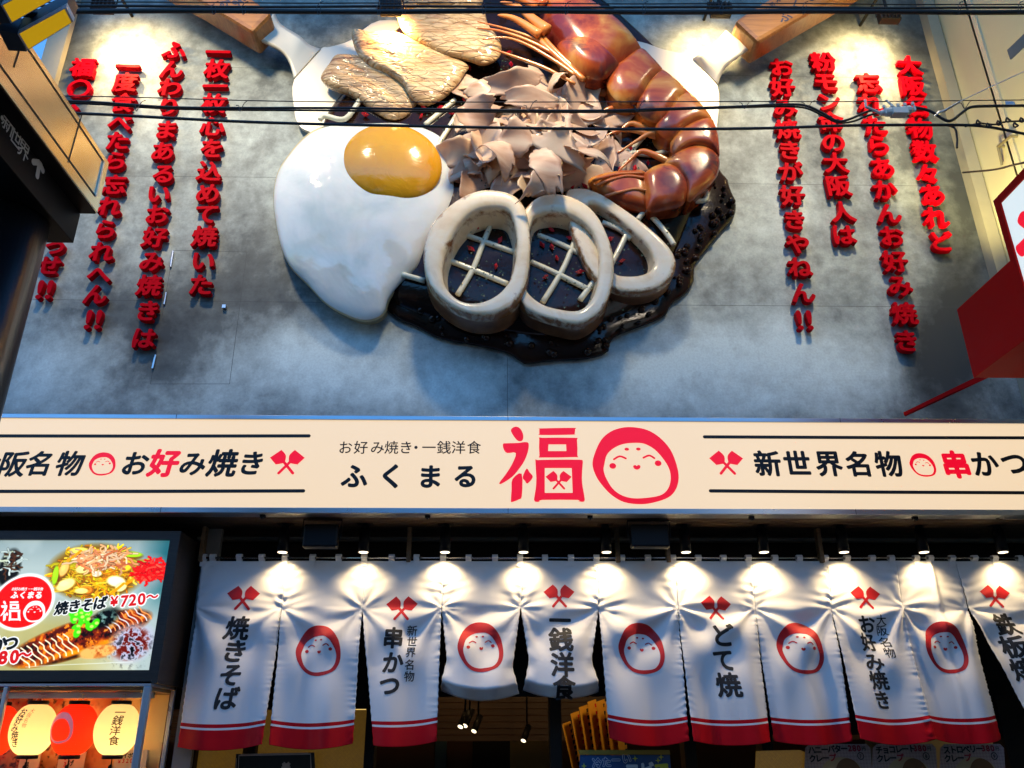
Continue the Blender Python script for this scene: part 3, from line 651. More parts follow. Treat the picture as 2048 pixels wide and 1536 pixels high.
for k in range(520):
    if k < 330: a, b_ = random.uniform(880, 1340), random.uniform(200, 620)
    else: a, b_ = random.choice([(random.uniform(900, 1030), random.uniform(100, 140)), (random.uniform(1180, 1330), random.uniform(210, 360)), (random.uniform(840, 940), random.uniform(200, 260)), (random.uniform(900, 1020), random.uniform(430, 590)), (random.uniform(1060, 1190), random.uniform(440, 600))])
    c = P(a, b_, YT-.026); s_ = random.uniform(.005, .012); an = random.uniform(0, 6)
    sp.add([c+[s_*math.cos(an+j*2.1), random.uniform(-.004, .004), s_*math.sin(an+j*2.1)] for j in range(3)], [(0, 1, 2)])
sp.build('seaweed_specks', M['nori'], pk); pk.children[-1]['kind'] = 'stuff'
# --- fried egg
EGG = [(575, 300), (610, 262), (650, 243), (690, 238), (740, 236), (800, 236), (850, 245), (890, 268), (910, 310), (915, 355), (912, 385), (900, 420), (880, 455), (855, 490), (836, 530), (808, 556), (786, 580), (774, 600), (768, 620), (750, 634), (720, 637), (680, 622), (645, 600), (612, 565), (578, 530), (558, 490), (547, 440), (542, 390), (550, 340)]
eg = thing('fried_egg', 'giant glossy fried egg relief with an orange yolk, left of the squid rings', 'food sculpture', P(720, 640, YM))
pillow('egg_rim', [(a+3, b_+4) for a, b_ in EGG], YM-.1, .06, flat('egg_underside', (.5, .42, .24), .2, coat=.3), eg, p=10, center=(725, 410), back=YM)
pillow('egg_white', [(a+(725-a)*.012, b_+(400-b_)*.02) for a, b_ in EGG], YM-.15, .15, M['egg'], eg, p=3.2, q=.55, N=140, rings=26, center=(725, 400), disp=lambda x, z: .020*fbm(x*2.4, z*2.4, 3, 2)+.004*fbm(x*6, z*6, 1, 2), back=YM-.1)
YOLK = [(783+101*math.cos(t_)*math.cos(.16)-78*math.sin(t_)*math.sin(.16), 321+101*math.cos(t_)*math.sin(.16)+78*math.sin(t_)*math.cos(.16)) for t_ in np.linspace(0, 2*math.pi, 20, endpoint=False)]
pillow('yolk', YOLK, YM-.255, .13, M['yolk'], eg, p=2.6, q=.55, rings=20, Yt=YM-.3, back=YM-.2)
# --- squid rings
def ring(outer, inner, Yb, h, label, N=96):
    Yt = Yb-h
    O = resample(crom([P(a, b, Yt+.03)[[0, 2]] for a, b in outer], 5), N); I = resample(crom([P(a, b, Yt+.03)[[0, 2]] for a, b in inner], 5), N)
    c = I.mean(0)
    def byang(A, cc):
        an = np.unwrap(np.arctan2(A[:, 1]-cc[1], A[:, 0]-cc[0]))
        if an[-1] < an[0]: A = A[::-1]; an = np.unwrap(np.arctan2(A[:, 1]-cc[1], A[:, 0]-cc[0]))
        k = np.linspace(0, 2*math.pi, N, endpoint=False); A3 = np.vstack([A, A, A]); a3 = np.r_[an-2*math.pi, an, an+2*math.pi]; o_ = np.argsort(a3)
        return np.stack([np.interp(k, a3[o_], A3[o_, j]) for j in (0, 1)], 1)
    O = byang(O, c); I = byang(I, c)
    sec = [(1.0, 0), (1.0, .35), (1.0, .66), (.985, .82), (.945, .93), (.87, .985), (.7, 1.0), (.42, 1.0), (.17, .975), (.06, .91), (.01, .78), (0, .6), (-.02, .3), (-.04, 0)]
    V = []
    for i in range(N):
        for f_, hh in sec:
            I_ = c+(I[i]-c)*1.14; p_ = I_+(O[i]-I_)*f_ if f_ >= 0 else I_+(I[i]-I_)*min(1, -f_/.04); V.append((p_[0], Yb-h*hh, p_[1]))
    K = len(sec); F = []; mi = []
    for i in range(N):
        j = (i+1) % N
        for k in range(K-1):
            F.append((i*K+k, j*K+k, j*K+k+1, i*K+k+1)); mi.append(1 if k < 2 else 0)
    o = obj('squid_ring', V, F, [M['squid'], M['squid_side']], None, True, mi)
    EV = [0, .3, .8, 1, 1, .55, .1, 0, .1, .5, .8, .5, 0, 0]; at = o.data.attributes.new('edge', 'FLOAT', 'POINT'); at.data.foreach_set('value', np.array(EV*N, np.float32))
    return tag(o, label, 'food sculpture', 'grilled squid rings at the bottom of the pancake')
R3o = [(1129, 387), (1146, 378), (1171, 379), (1203, 391), (1234, 411), (1269, 435), (1303, 462), (1330, 487), (1347, 509), (1353, 531), (1344, 557), (1325, 575), (1298, 587), (1264, 590), (1229, 584), (1190, 560), (1160, 510), (1138, 450)]
R3i = [(1182, 428), (1194, 421), (1210, 428), (1237, 448), (1264, 472), (1286, 494), (1297, 516), (1293, 533), (1273, 543), (1244, 544), (1229, 538), (1205, 505)]
R2o = [(1058, 409), (1080, 393), (1110, 388), (1142, 394), (1171, 409), (1195, 433), (1212, 465), (1225, 501), (1229, 535), (1226, 570), (1212, 614), (1190, 638), (1159, 653), (1122, 648), (1080, 636), (1046, 616), (1030, 570), (1030, 500), (1038, 440)]
R2i = [(1073, 452), (1102, 440), (1132, 443), (1156, 455), (1176, 474), (1187, 501), (1188, 535), (1183, 570), (1171, 594), (1151, 609), (1117, 606), (1088, 597), (1063, 575), (1057, 545), (1064, 505)]
R1o = [(920, 396), (945, 385), (975, 379), (1010, 384), (1040, 400), (1055, 430), (1062, 480), (1059, 540), (1046, 590), (1020, 620), (980, 634), (935, 630), (895, 610), (862, 577), (848, 535), (847, 495), (860, 455), (885, 423)]
R1i = [(985, 430), (1010, 435), (1021, 460), (1024, 500), (1015, 545), (995, 575), (960, 593), (925, 590), (901, 565), (896, 530), (905, 495), (925, 460), (950, 437)]
ring(R3o, R3i, YM-.10, .18, 'squid ring furthest from the egg, tucked under the prawn tail')
ring(R2o, R2i, YM-.11, .24, 'middle squid ring overlapping its neighbour, with brown sear marks')
ring(R1o, R1i, YM-.12, .29, 'squid ring next to the fried egg, showing the cream lattice inside')
# --- pork slices
def pork(pix, Yb, label, ang, ph):
    ca, sa = math.cos(ang), math.sin(ang)
    def d(x, z):
        u = x*ca+z*sa; v = -x*sa+z*ca
        return .004*math.sin(v*38+ph+5*fbm(u*2, v*3, ph))+.012*fbm(u*2, v*13, ph+3)+.007*abs(fbm(u*12, v*20, ph))
    o = pillow('pork_slice', pix, Yb, .06, M['pork'], None, p=12, q=.5, N=150, rings=34, disp=d, smoothn=4, back=Yb+.03)
    return tag(o, label, 'food sculpture', 'grilled pork slices at the top of the pancake')
A_ = -.56
pork([(641, 156), (647, 140), (657, 127), (669, 110), (690, 108), (712, 110), (740, 120), (775, 140), (810, 165), (835, 195), (828, 212), (811, 230), (789, 236), (765, 230), (735, 210), (711, 193), (686, 181), (660, 172)], YM-.19, 'lowest grilled pork slice, half tucked under the next one and above the egg', A_, 0)
pork([(704, 57), (735, 63), (770, 62), (799, 66), (845, 85), (890, 105), (935, 127), (931, 142), (906, 176), (880, 196), (850, 206), (821, 193), (804, 166), (772, 144), (735, 127), (716, 107), (706, 85)], YM-.25, 'middle grilled pork slice lying over the lowest one', A_, 2)
pork([(794, 34), (785, 10), (780, -20), (860, -40), (930, -20), (965, 8), (977, 49), (1001, 81), (1001, 107), (987, 120), (965, 125), (940, 117), (894, 107), (857, 90), (821, 71), (803, 56)], YM-.31, 'uppermost large pork slice beside the prawn feelers', A_, 4)
pork([(760, -30), (850, -70), (940, -60), (966, -10), (950, 14), (880, 12), (800, 16), (768, 6)], YM-.36, 'topmost pork slice cut off by the top of the picture', A_, 6)
# --- bonito flakes
bf = thing('bonito_flake_heap', 'heap of curled pale pink bonito flakes in the middle of the pancake', 'food sculpture', P(1060, 400, YM))
random.seed(21)
def flake(px, py, Y, L_, W_, an, curl, tw, jag):
    nu, nv = 22, 9; c = P(px, py, Y); V_ = []
    ux = np.array([math.cos(an), 0, math.sin(an)]); uz = np.array([-math.sin(an), 0, math.cos(an)]); uy = np.array([0, -1.0, 0])
    tilt = random.uniform(-.75, .75); uz = uz*math.cos(tilt)+uy*math.sin(tilt); un = np.cross(ux, uz); un = un if un[1] < 0 else -un
    ph = random.uniform(0, 6); j0 = [random.uniform(-1, 1)*jag for _ in range(nv+1)]; j1 = [random.uniform(-1, 1)*jag for _ in range(nv+1)]; rad = L_/max(abs(curl), .3)
    for i in range(nu+1):
        for j in range(nv+1):
            s_ = i/nu-.5; t_ = j/nv-.5
            s2 = s_*(1+(j0[j] if s_ < 0 else j1[j])*abs(s_)*1.6)
            wv = (W_*(1-.35*(2*s_)**2)*(1+.10*math.sin(3*s_*3+ph)+.05*math.sin(23*s_+ph)))*t_
            a = s2*curl+tw*t_*s2*2
            x_ = rad*math.sin(a); y_ = rad*(math.cos(a)-1)*(1 if curl > 0 else -1)+.18*W_*math.sin(5*s_+ph+2*t_)*(.5+t_)+.25*W_*(t_*t_)*math.sin(ph)
            V_.append(c+ux*x_+uz*wv+un*y_)
    F_ = [(i*(nv+1)+j, (i+1)*(nv+1)+j, (i+1)*(nv+1)+j+1, i*(nv+1)+j+1) for i in range(nu) for j in range(nv)]
    o = obj('bonito_flake', V_, F_, M['flake'], bf, True)
    sm = o.modifiers.new('thickness', 'SOLIDIFY'); sm.thickness = .004
cnt = 0
for k in range(400):
    a = random.uniform(905, 1245); b_ = random.uniform(135, 375)
    e_ = ((a-1065)/178)**2+((b_-258)/135)**2
    if e_ > 1.0: continue
    hgt = .24*(1-e_)+.02; Y = YM-.2-hgt*random.uniform(.35, 1.0)
    flake(a, b_, Y, random.uniform(.26, .5), random.uniform(.12, .25), random.uniform(0, 6.28), random.choice((1, 1, -1))*random.uniform(.5, 1.9), random.uniform(-.5, .5), random.uniform(.04, .16))
    cnt += 1
    if cnt >= 64: break
for a, b_, L_, W_, an, cu in ((1030, 165, .42, .2, .2, .9), (1060, 195, .46, .16, -.1, 1.6), (1110, 150, .26, .14, .9, 2.4), (1000, 300, .36, .2, 2.2, 1.8), (1090, 330, .4, .22, 1.9, 1.0), (1120, 285, .34, .24, -.6, .5), (1040, 270, .3, .26, 1.0, 1.9), (950, 230, .34, .24, .6, -1.7), (1170, 300, .34, .2, -.5, .7), (1080, 360, .3, .16, 1.2, 1.2)):
    flake(a, b_, YM-.52, L_, W_, an, cu, random.uniform(-.8, .8), .3)
# --- prawn
pr = thing('grilled_prawn', 'giant curled orange red prawn relief with jointed shell, legs and long feelers', 'food sculpture', P(1300, 415, YM))
HEAD = [(1084, 0), (1088, 32), (1098, 63), (1117, 88), (1137, 117), (1159, 139), (1181, 150), (1203, 152), (1222, 140), (1242, 126), (1264, 111), (1282, 97), (1270, 76), (1244, 52), (1208, 27), (1171, 8), (1140, -20), (1100, -60), (1070, -50)]
SEG = [[(1281, 96), (1305, 117), (1327, 142), (1315, 153), (1295, 170), (1286, 190), (1264, 201), (1239, 196), (1222, 177), (1217, 156), (1226, 137), (1249, 120)],
       [(1322, 138), (1350, 159), (1378, 186), (1359, 197), (1347, 214), (1330, 236), (1305, 236), (1283, 222), (1276, 200), (1288, 178), (1303, 152)],
       [(1376, 182), (1402, 210), (1423, 239), (1391, 244), (1366, 256), (1347, 273), (1327, 266), (1315, 246), (1334, 225), (1348, 203), (1358, 188)],
       [(1420, 234), (1434, 264), (1438, 305), (1427, 302), (1403, 294), (1381, 294), (1352, 305), (1345, 280), (1360, 261), (1391, 243)],
       [(1403, 289), (1425, 297), (1438, 317), (1434, 345), (1418, 366), (1400, 381), (1378, 396), (1372, 365), (1352, 338), (1334, 324), (1350, 307), (1376, 292)],
       [(1290, 347), (1310, 332), (1337, 327), (1361, 337), (1375, 356), (1379, 378), (1366, 402), (1342, 412), (1300, 416), (1294, 390), (1290, 365)]]
def shell(nm, pix, Yb, h, mt=None, par=None, **kw):
    cc_ = np.mean(np.array(pix), 0); pix = [tuple(cc_+(np.array(q_)-cc_)*1.07) for q_ in pix]
    return pillow(nm, pix, Yb, h, mt or M['prawn'], par or pr, p=4.4, q=.6, N=80, rings=14, smoothn=5, **kw)
TAIL = [(1181, 358), (1203, 348), (1230, 344), (1259, 342), (1290, 343), (1299, 378), (1300, 413), (1281, 417), (1239, 408), (1212, 395), (1190, 377)]
pillow('prawn_body', [(1120, 60), (1180, 150), (1240, 200), (1290, 240), (1330, 275), (1350, 310), (1330, 335), (1300, 360), (1330, 405), (1380, 390), (1428, 340), (1430, 270), (1390, 200), (1330, 145), (1270, 95), (1190, 30), (1110, 0)], YM-.1, .05, M['prawn_o'], pr, p=6, N=120, center=(1340, 200)) if False else None
ta = shell('tail_fan', TAIL, YM-.2, .1)
fl = MB()
for pts in ([(1190, 372), (1220, 360), (1255, 352), (1290, 356)], [(1210, 392), (1240, 384), (1270, 378), (1296, 382)], [(1186, 362), (1215, 352), (1250, 347), (1288, 346)]):
    fl.tube(crom([P(a, b_, YM-.3) for a, b_ in pts], 4, False), .012, 6)
fl.build('fan_ridge', M['prawn_o'], ta, True)
for k, pix in enumerate(SEG[::-1]): shell('shell_segment', pix, YM-.27-.02*k, .10, back=YM-.1)
hd = shell('prawn_head', HEAD, YM-.3, .24, center=(1165, 60), back=YM-.1)
shell('cheek_plate', [(1118, 86), (1140, 80), (1160, 74), (1183, 77), (1205, 98), (1236, 122), (1222, 140), (1203, 151), (1181, 148), (1159, 138), (1137, 115)], YM-.41, .13, None, hd, back=YM-.3)
for pts, w_ in (([(1232, 180), (1205, 185), (1185, 172), (1165, 163)], .045), ([(1300, 236), (1262, 222), (1222, 217), (1200, 230), (1180, 252)], .03), ([(1325, 268), (1290, 256), (1262, 247), (1240, 262), (1217, 283)], .03),
                ([(1350, 298), (1322, 272), (1300, 267), (1270, 284), (1235, 306)], .03), ([(1345, 328), (1308, 310), (1282, 303), (1260, 320), (1235, 344)], .03), ([(1316, 276), (1272, 262), (1238, 262), (1207, 273)], .024), ([(1276, 205), (1240, 200), (1215, 196)], .04)):
    C_ = crom([P(a, b_, YM-.24-.03*math.sin(i)) for i, (a, b_) in enumerate(pts)], 6, False)
    MB().tube(C_, [w_*(1-.85*(i/(len(C_)-1))**1.5) for i in range(len(C_))], 10).build('prawn_leg', M['prawn_o'], pr, True)
for pts, w_ in (([(955, 43), (1010, 57), (1065, 76), (1108, 102), (1150, 140)], .014), ([(955, 56), (1000, 62), (1060, 83), (1118, 115), (1165, 157)], .016), ([(965, 79), (1010, 75), (1055, 90), (1110, 122), (1150, 150)], .014), ([(980, 97), (1020, 110), (1090, 136), (1150, 168)], .014),
                ([(1042, 20), (1060, 50), (1085, 85), (1120, 118), (1168, 160)], .024), ([(1052, 20), (1075, 58), (1105, 95), (1140, 128), (1180, 155)], .02)):
    C_ = crom([P(a, b_, YM-.42) for a, b_ in pts], 6, False); n_ = len(C_)
    MB().tube(C_, [w_*(.35+.65*min(1, 2*i/n_)) for i in range(n_)], 8).build('feeler', M['prawn_o'], pr, True)
for pts, w_ in (([(1000, 4), (1030, 12), (1070, 40)], .03), ([(985, -10), (1030, -6), (1075, 14)], .035), ([(995, 30), (1030, 38), (1080, 70)], .035), ([(1010, -40), (1050, -20), (1090, 10)], .045), ([(1030, 5), (1055, 30), (1095, 62)], .05)):
    C_ = crom([P(a, b_, YM-.46) for a, b_ in pts], 5, False); n_ = len(C_)
    MB().tube(C_, [.004+w_*(i/(n_-1))**.7 for i in range(n_)], 10).build('head_spike', M['prawn_o'], pr, True)
# --- spatulas
def slab(mb, pix, Y0, th, m=0, sm=3):
    pts = crom([P(a, b_, Y0) for a, b_ in pix], sm); pts = [np.array([p_[0], Y0, p_[2]]) for p_ in pts]; mb.prism(pts, (0, th, 0), m); return mb
def neck(pa, pb, YA, YB, n=12):          # curved steel between the handle and the blade; pa, pb: the two side curves
    A_, B_ = crom([np.r_[P(*p_[:2], YA+(YB-YA)*i/(len(pa)-1))] for i, p_ in enumerate(pa)], n, False), crom([np.r_[P(*p_[:2], YA+(YB-YA)*i/(len(pb)-1))] for i, p_ in enumerate(pb)], n, False)
    N_ = min(len(A_), len(B_)); A_, B_ = resample(A_, N_, False), resample(B_, N_, False); K = 8; V_ = []
    for i in range(N_):
        for k in range(K+1):
            p_ = A_[i]+(B_[i]-A_[i])*k/K; V_.append(p_)
    F_ = [(i*(K+1)+k, (i+1)*(K+1)+k, (i+1)*(K+1)+k+1, i*(K+1)+k+1) for i in range(N_-1) for k in range(K)]
    return V_, F_
def spatula(label, blade, na, nb, hfront, hdir, texts, loc):
    sp_ = thing('spatula', label, 'spatula sculpture', P(*loc, YM), 'crossed spatulas behind the pancake')
    o = bevel(slab(MB(), blade, YM-.085, .03, 0, 4).build('blade', M['blade'], sp_), .006)
    V_, F_ = neck(na, nb, YM-.26, YM-.082); o = obj('neck', V_, F_, M['blade'], sp_, True); sm = o.modifiers.new('thickness', 'SOLIDIFY'); sm.thickness = .02; sm.offset = 0
    Yf = YM-.40
    pts = [P(*p_, Yf) for p_ in hfront]
    o = MB().prism(pts, (0, .27, 0)).build('handle', M['handle_wood'], sp_); bevel(o, .035, 2)
    ik = Ink()
    for ch, a, b_, s_, ro in texts: ik.char(ch, xz(a, b_, Yf), s_*mpp(a, b_, Yf), .02, rot=ro)
    tx = ik.build('handle_lettering', flat('navy_brush_ink', (.012, .015, .05), .5), o, Yf, .002)
    return sp_
spatula('spatula left of the pork slices, pale steel blade and glowing wooden handle',
        [(588, 157), (588, 220), (596, 248), (615, 262), (660, 270), (760, 250), (840, 150), (850, 60), (760, 40), (700, 80), (660, 93), (639, 99)],
        [(548, 24), (561, 49), (599, 73), (618, 90), (641, 99)], [(517, 80), (540, 91), (564, 105), (579, 127), (588, 158)],
        [(505, 63), (543, 23), (470, -28), (340, -116), (270, -70), (388, -8)], None,
        [('ま', 478, 2, 30, -.6), ('る', 450, 6, 26, -.6)], (600, 200))
spatula('spatula right of the prawn, its brown wooden handle lettered in navy',
        [(1435, 169), (1436, 240), (1425, 275), (1380, 300), (1290, 260), (1240, 150), (1250, 85), (1285, 84), (1325, 98), (1386, 116)],
        [(1452, 62), (1432, 84), (1400, 108), (1386, 117)][::1], [(1500, 98), (1467, 121), (1447, 141), (1435, 169)],
        [(1516, 83), (1470, 40), (1507, 16), (1740, -128), (1800, -80), (1650, 6)], None,
        [('ふ', 1568, 33, 30, .45), ('く', 1594, 10, 28, .45), ('ま', 1622, -8, 28, .45), ('る', 1650, -28, 28, .45)]+[(c_, 1534+11*i, 17-8*i, 12, .55) for i, c_ in enumerate('お好み焼き')], (1410, 220))
# ------------------------------------------------------------------ the curtain (noren) and its rod
SE = [(405, 1122, 390, 1216), (572, 1122, 563, 1216), (733, 1122, 724, 1215), (890, 1122, 883, 1212), (1047, 1122, 1041, 1214), (1195, 1122, 1197.5, 1216), (1350, 1122, 1354.5, 1216), (1504, 1122, 1511, 1218), (1655, 1122, 1663, 1218), (1790, 1122, 1805, 1221), (1912, 1122, 1939.5, 1216), (2060, 1122, 2085, 1216)]
SX = np.array([P(s[2], s[3], YN)[0] for s in SE]); ZSL = P(1040, 1215, YN)[2]; ZTP = P(1040, 1122, YN)[2]
def drape(x, z):
    x = np.asarray(x, float); z = np.asarray(z, float); d = np.zeros_like(x)
    up = np.clip((z-ZSL)/(ZTP-ZSL), 0, 1); lo = np.clip((ZSL-z)/1.05, 0, 1)
    for i, sx_ in enumerate(SX):
        av = (.9, .55, 1.25, .7, 1.1, .5, 1.2, .8, .6, 1.1, .7, .9)[i]
        dx = x-sx_; ad = np.abs(dx); sg = np.sign(dx); ph = i*1.7
        g_ = np.exp(-ad/.075)*np.clip((z-ZSL+.06)/.05, 0, 1)*np.clip((ZTP-z)/.05, 0, 1)
        d += (1.7-av)*.006*g_*np.sin(2*math.pi*(z-ad*(.25+.1*sg))/.058+ph+sg*1.2)*(.6+.5*np.sin(z*31+ph))
        d += .006*np.exp(-ad/.012)*np.sin(2*math.pi*z/.018+ph)*.5
        dz = z-ZSL; r = np.sqrt(dx*dx+dz*dz)+1e-6; th = np.arctan2(dx, -dz)
        w = (r/.07)/(1+(r/.07)**1.2)*np.exp(-r/.55)
        below = 1/(1+np.exp((dz-.03)/.02))
        d += av*.013*w*np.sin(6.5*np.abs(th)+ph+.6*sg)*below+.005*w*np.sin(13*np.abs(th)+2*ph)*below
        d += av*.006*w*np.sin(9*np.abs(th)+ph)*(1-below)
        d += .013*below*np.exp(-((r-.34)/.26)**2)*np.sin(8.5*np.abs(th)+1.3*ph)
        # the slit edges are puckered along the seam
        d += .0035*np.exp(-ad/.022)*np.sin(2*math.pi*z/(.041+.006*np.sin(z*9+i))+ph)*(lo > 0)
    d += .026*np.sqrt(lo)*np.sin(2*math.pi*x/.37+1.1+.9*z)+.012*np.sqrt(lo)*np.sin(2*math.pi*x/.19+.5+z*1.7)*np.sin(x*2.1+1)+.008*np.sin(2*math.pi*x/.8+z*3)
    d += .02*lo*np.sin(x*1.3+.4)-.05*lo
    return d
m = NM('white_polyester_cloth'); wv = m.noise(220, 2, .5)
m.set(col=(.83, .83, .84), rough=.5, sheen=.25, spec=.35).bump(wv, .05, .001); M['cloth'] = m.m
M['cloth_red'] = flat('red_dyed_cloth', (.6, .003, .01), .5, vary=.05, spec=.15)
nor = thing('noren_curtain', 'long white shop curtain in eleven hanging panels with red hems, hung on a steel rod', 'curtain', P(1040, 1490, YN))
PAN_L = [  # left-bottom, right-bottom, sag (px), hitched?, label
 ((358, 1494), (531, 1488), 9, 0, 'white panel lettered 焼きそば'), ((543, 1489), (708, 1487), 10, 0, 'second panel from the left, round red face emblem'),
 ((749, 1491), (874, 1482), 6, 0, 'panel lettered 新世界名物 串かつ'), ((880, 1380), (1039, 1386), 18, 1, 'hitched up panel with the round face emblem'),
 ((1047, 1379), (1202, 1382), 16, 1, 'hitched up panel lettered 一銭洋食'), ((1218, 1476), (1376, 1481), 13, 0, 'emblem panel right of the hitched pair'),
 ((1384, 1482), (1539, 1483), 8, 0, 'panel lettered どて焼'), ((1548, 1482), (1700, 1482), 8, 0, 'emblem panel between どて焼 and お好み焼き'),
 ((1713, 1477), (1862, 1478), 12, 0, 'panel lettered 大阪名物 お好み焼き'), ((1864, 1478), (1996, 1478), 10, 0, 'creased narrow panel with folded emblem'),
 ((2075, 1479), (2220, 1479), 8, 0, 'panel lettered 鉄板焼 swung to the right')]
PUX = {}
pano = []
for i, (lb, rb, sag, hit, lab) in enumerate(PAN_L):
    NU, NV = 54, 120
    tl, tr = P(SE[i][0], 1122, YN), P(SE[i+1][0], 1122, YN); sl_, sr_ = P(SE[i][2], SE[i][3], YN), P(SE[i+1][2], SE[i+1][3], YN); bl, br_ = P(*lb, YN), P(*rb, YN)
    if i == 0: sl_ = tl+(bl-tl)*((tl[2]-ZSL)/(tl[2]-bl[2]))
    wq = [(894, 1318), (1025, 1335)] if i == 3 else [(1058, 1320), (1183, 1320)] if i == 4 else None
    Ht = tl[2]-(bl[2]+br_[2])/2; sagw = sag*mpp(1000, 1480, YN)
    hem = .105; vs = np.linspace(0, 1-hem/Ht-.05/Ht, NV-16)
    vb = 1-np.array([hem+.048, hem+.032, hem+.031, hem+.012, hem+.011, hem, hem-.002, .088, .07, .055, .04, .028, .018, .009, .004, 0])/Ht
    vs = np.r_[vs, vb]
    if hit: vs = np.linspace(0, 1, NV)
    V = []; mi = []
    gap_l = .004 if 0 < i else 0; gap_r = .004
    for v in vs:
        def side(t_, s_, b_, q_):
            z = t_[2]-v*(t_[2]-b_[2])
            if z >= s_[2]: f_ = (t_[2]-z)/(t_[2]-s_[2]); return t_[0]+(s_[0]-t_[0])*f_, z
            f_ = (s_[2]-z)/(s_[2]-b_[2])
            if q_ is None: return s_[0]+(b_[0]-s_[0])*f_+ (0), z
            qp = P(*q_, YN); fq = (s_[2]-qp[2])/(s_[2]-b_[2])
            return (s_[0]+(qp[0]-s_[0])*f_/fq if f_ < fq else qp[0]+(b_[0]-qp[0])*(f_-fq)/(1-fq)), z
        xl, zl = side(tl, sl_, bl, wq and wq[0]); xr, zr = side(tr, sr_, br_, wq and wq[1])
        for k in range(NU+1):
            u = k/NU; x = xl+(xr-xl)*u; z = zl+(zr-zl)*u-sagw*4*u*(1-u)*v**3
            pk_ = .0016*math.sin(z*130+i*2+2*math.sin(z*17))*(max(0, 1-u*14)-max(0, 1-(1-u)*14))*(1 if z < ZSL else 0)
            V.append((x+pk_, 0, z))
    V = np.array(V); dd = drape(V[:, 0], V[:, 2])
    V[:, 1] = YN+dd+(.001*(i % 2))
    if hit:
        vv = np.repeat(vs, NU+1); uu = np.tile(np.linspace(0, 1, NU+1), NV)
        k_ = np.clip((vv-.55)/.45, 0, 1); V[:, 1] += -.10*k_*np.sin(math.pi*uu)**.7+.05*k_*np.clip(np.abs(uu-.5)*2-.7, 0, 1)*3*np.sin(vv*40)*.3
        V[:, 1] += np.where(vv > .93, (vv-.93)*1.6, 0)
    if i == 9: 
        vv = np.repeat(vs, NU+1); uu = np.tile(np.linspace(0, 1, NU+1), NV); V[:, 1] += .045*np.abs(uu-.52)*np.clip(vv*2, 0, 1)-.02*np.exp(-((uu-.55)/.05)**2)*np.clip(1-vv, 0, 1)
    F = []
    for a in range(NV-1):
        for k in range(NU):
            F.append((a*(NU+1)+k, (a+1)*(NU+1)+k, (a+1)*(NU+1)+k+1, a*(NU+1)+k+1))
            b0 = (1-(vs[a]+vs[a+1])/2)*Ht
            mi.append(1 if not hit and (b0 < hem or hem+.0115 < b0 < hem+.0318) else 0)
    o = obj('curtain_panel', V, F, [M['cloth'], M['cloth_red']], nor, True, mi); o['label'] = lab
    sm = o.modifiers.new('thickness', 'SOLIDIFY'); sm.thickness = .0012; sm.offset = 0
    pano.append(o); PUX[i] = V
def onpanel(i, ink_, name, mat):
    G = PUX[i].reshape(-1, 55, 3); GX, GY, GZ = G[..., 0], G[..., 1], G[..., 2]; nr = G.shape[0]
    def dep(x, z):
        out = np.zeros(len(x)); a = np.zeros(len(x), int)+nr//2; u = np.full(len(x), .5)
        for j in range(len(x)):
            u_ = .5
            for _ in range(3):
                c0 = min(int(u_*54), 53); cz = GZ[:, c0]+(GZ[:, c0+1]-GZ[:, c0])*(u_*54-c0)
                r_ = min(max(int(np.searchsorted(-cz, -z[j]))-1, 0), nr-2); t_ = min(max((cz[r_]-z[j])/(cz[r_]-cz[r_+1]+1e-9), 0), 1)
                x0 = GX[r_, 2]+(GX[r_+1, 2]-GX[r_, 2])*t_; x1 = GX[r_, -3]+(GX[r_+1, -3]-GX[r_, -3])*t_; u_ = min(max((2+(x[j]-x0)/(x1-x0)*50)/54, 0), .9999)
            c0 = min(int(u_*54), 53); f_ = u_*54-c0
            out[j] = (GY[r_, c0]*(1-f_)+GY[r_, c0+1]*f_)*(1-t_)+(GY[r_+1, c0]*(1-f_)+GY[r_+1, c0+1]*f_)*t_-YN
        return out
    return ink_.build(name, mat, pano[i], YN, .0022, dep, .012)
def panel_text(i, items, bold=.03, **kw):
    ik = Ink()
    for ch, px, py, s_ in items: ik.char(ch, xz(px, py, YN), s_*mpp(px, py, YN), bold, **kw)
    onpanel(i, ik, 'lettering', M['ink'])
def panel_red(i, f):
    ik = Ink(); f(ik); onpanel(i, ik, 'red_emblem', M['ink_red'])
panel_text(0, [('焼', 475, 1256, 48), ('き', 471, 1302, 47), ('そ', 465, 1350, 46), ('ば', 457, 1397, 47)], .032, shear=.1)
panel_red(0, lambda k: crossed(k, xz(486, 1195, YN), 64*mpp(486, 1195, YN)))
for i, px, py, w_, ro in ((1, 638, 1301.5, 91, 0), (3, 961, 1294.5, 91, 0), (5, 1282.5, 1296.5, 92, -.08), (7, 1600, 1296.5, 93, -.12), (9, 1889, 1295, 80, -.1)):
    panel_red(i, lambda k: emblem(k, xz(px, py, YN), w_*mpp(px, py, YN), 97*mpp(px, py, YN), ro))
panel_text(2, [('串', 787, 1276, 42), ('か', 786, 1325, 44), ('つ', 780, 1371, 44)], .036, shear=.05)
panel_text(2, list(zip('新世界名物', (824, 824, 822, 820, 819), (1261, 1283, 1305, 1330, 1353), (21,)*5)), .012, shear=.05)
panel_red(2, lambda k: crossed(k, xz(803.5, 1216, YN), 63*mpp(803, 1216, YN)))
panel_text(4, [('一', 1120, 1241, 45), ('銭', 1121, 1280, 48), ('洋', 1123, 1331, 48), ('食', 1126, 1377, 46)], .034)
panel_red(4, lambda k: crossed(k, xz(1118, 1192, YN), 61*mpp(1118, 1192, YN)))
panel_text(6, [('ど', 1443, 1271, 46), ('て', 1447, 1320, 46), ('焼', 1455, 1370, 48)], .034, shear=-.12)
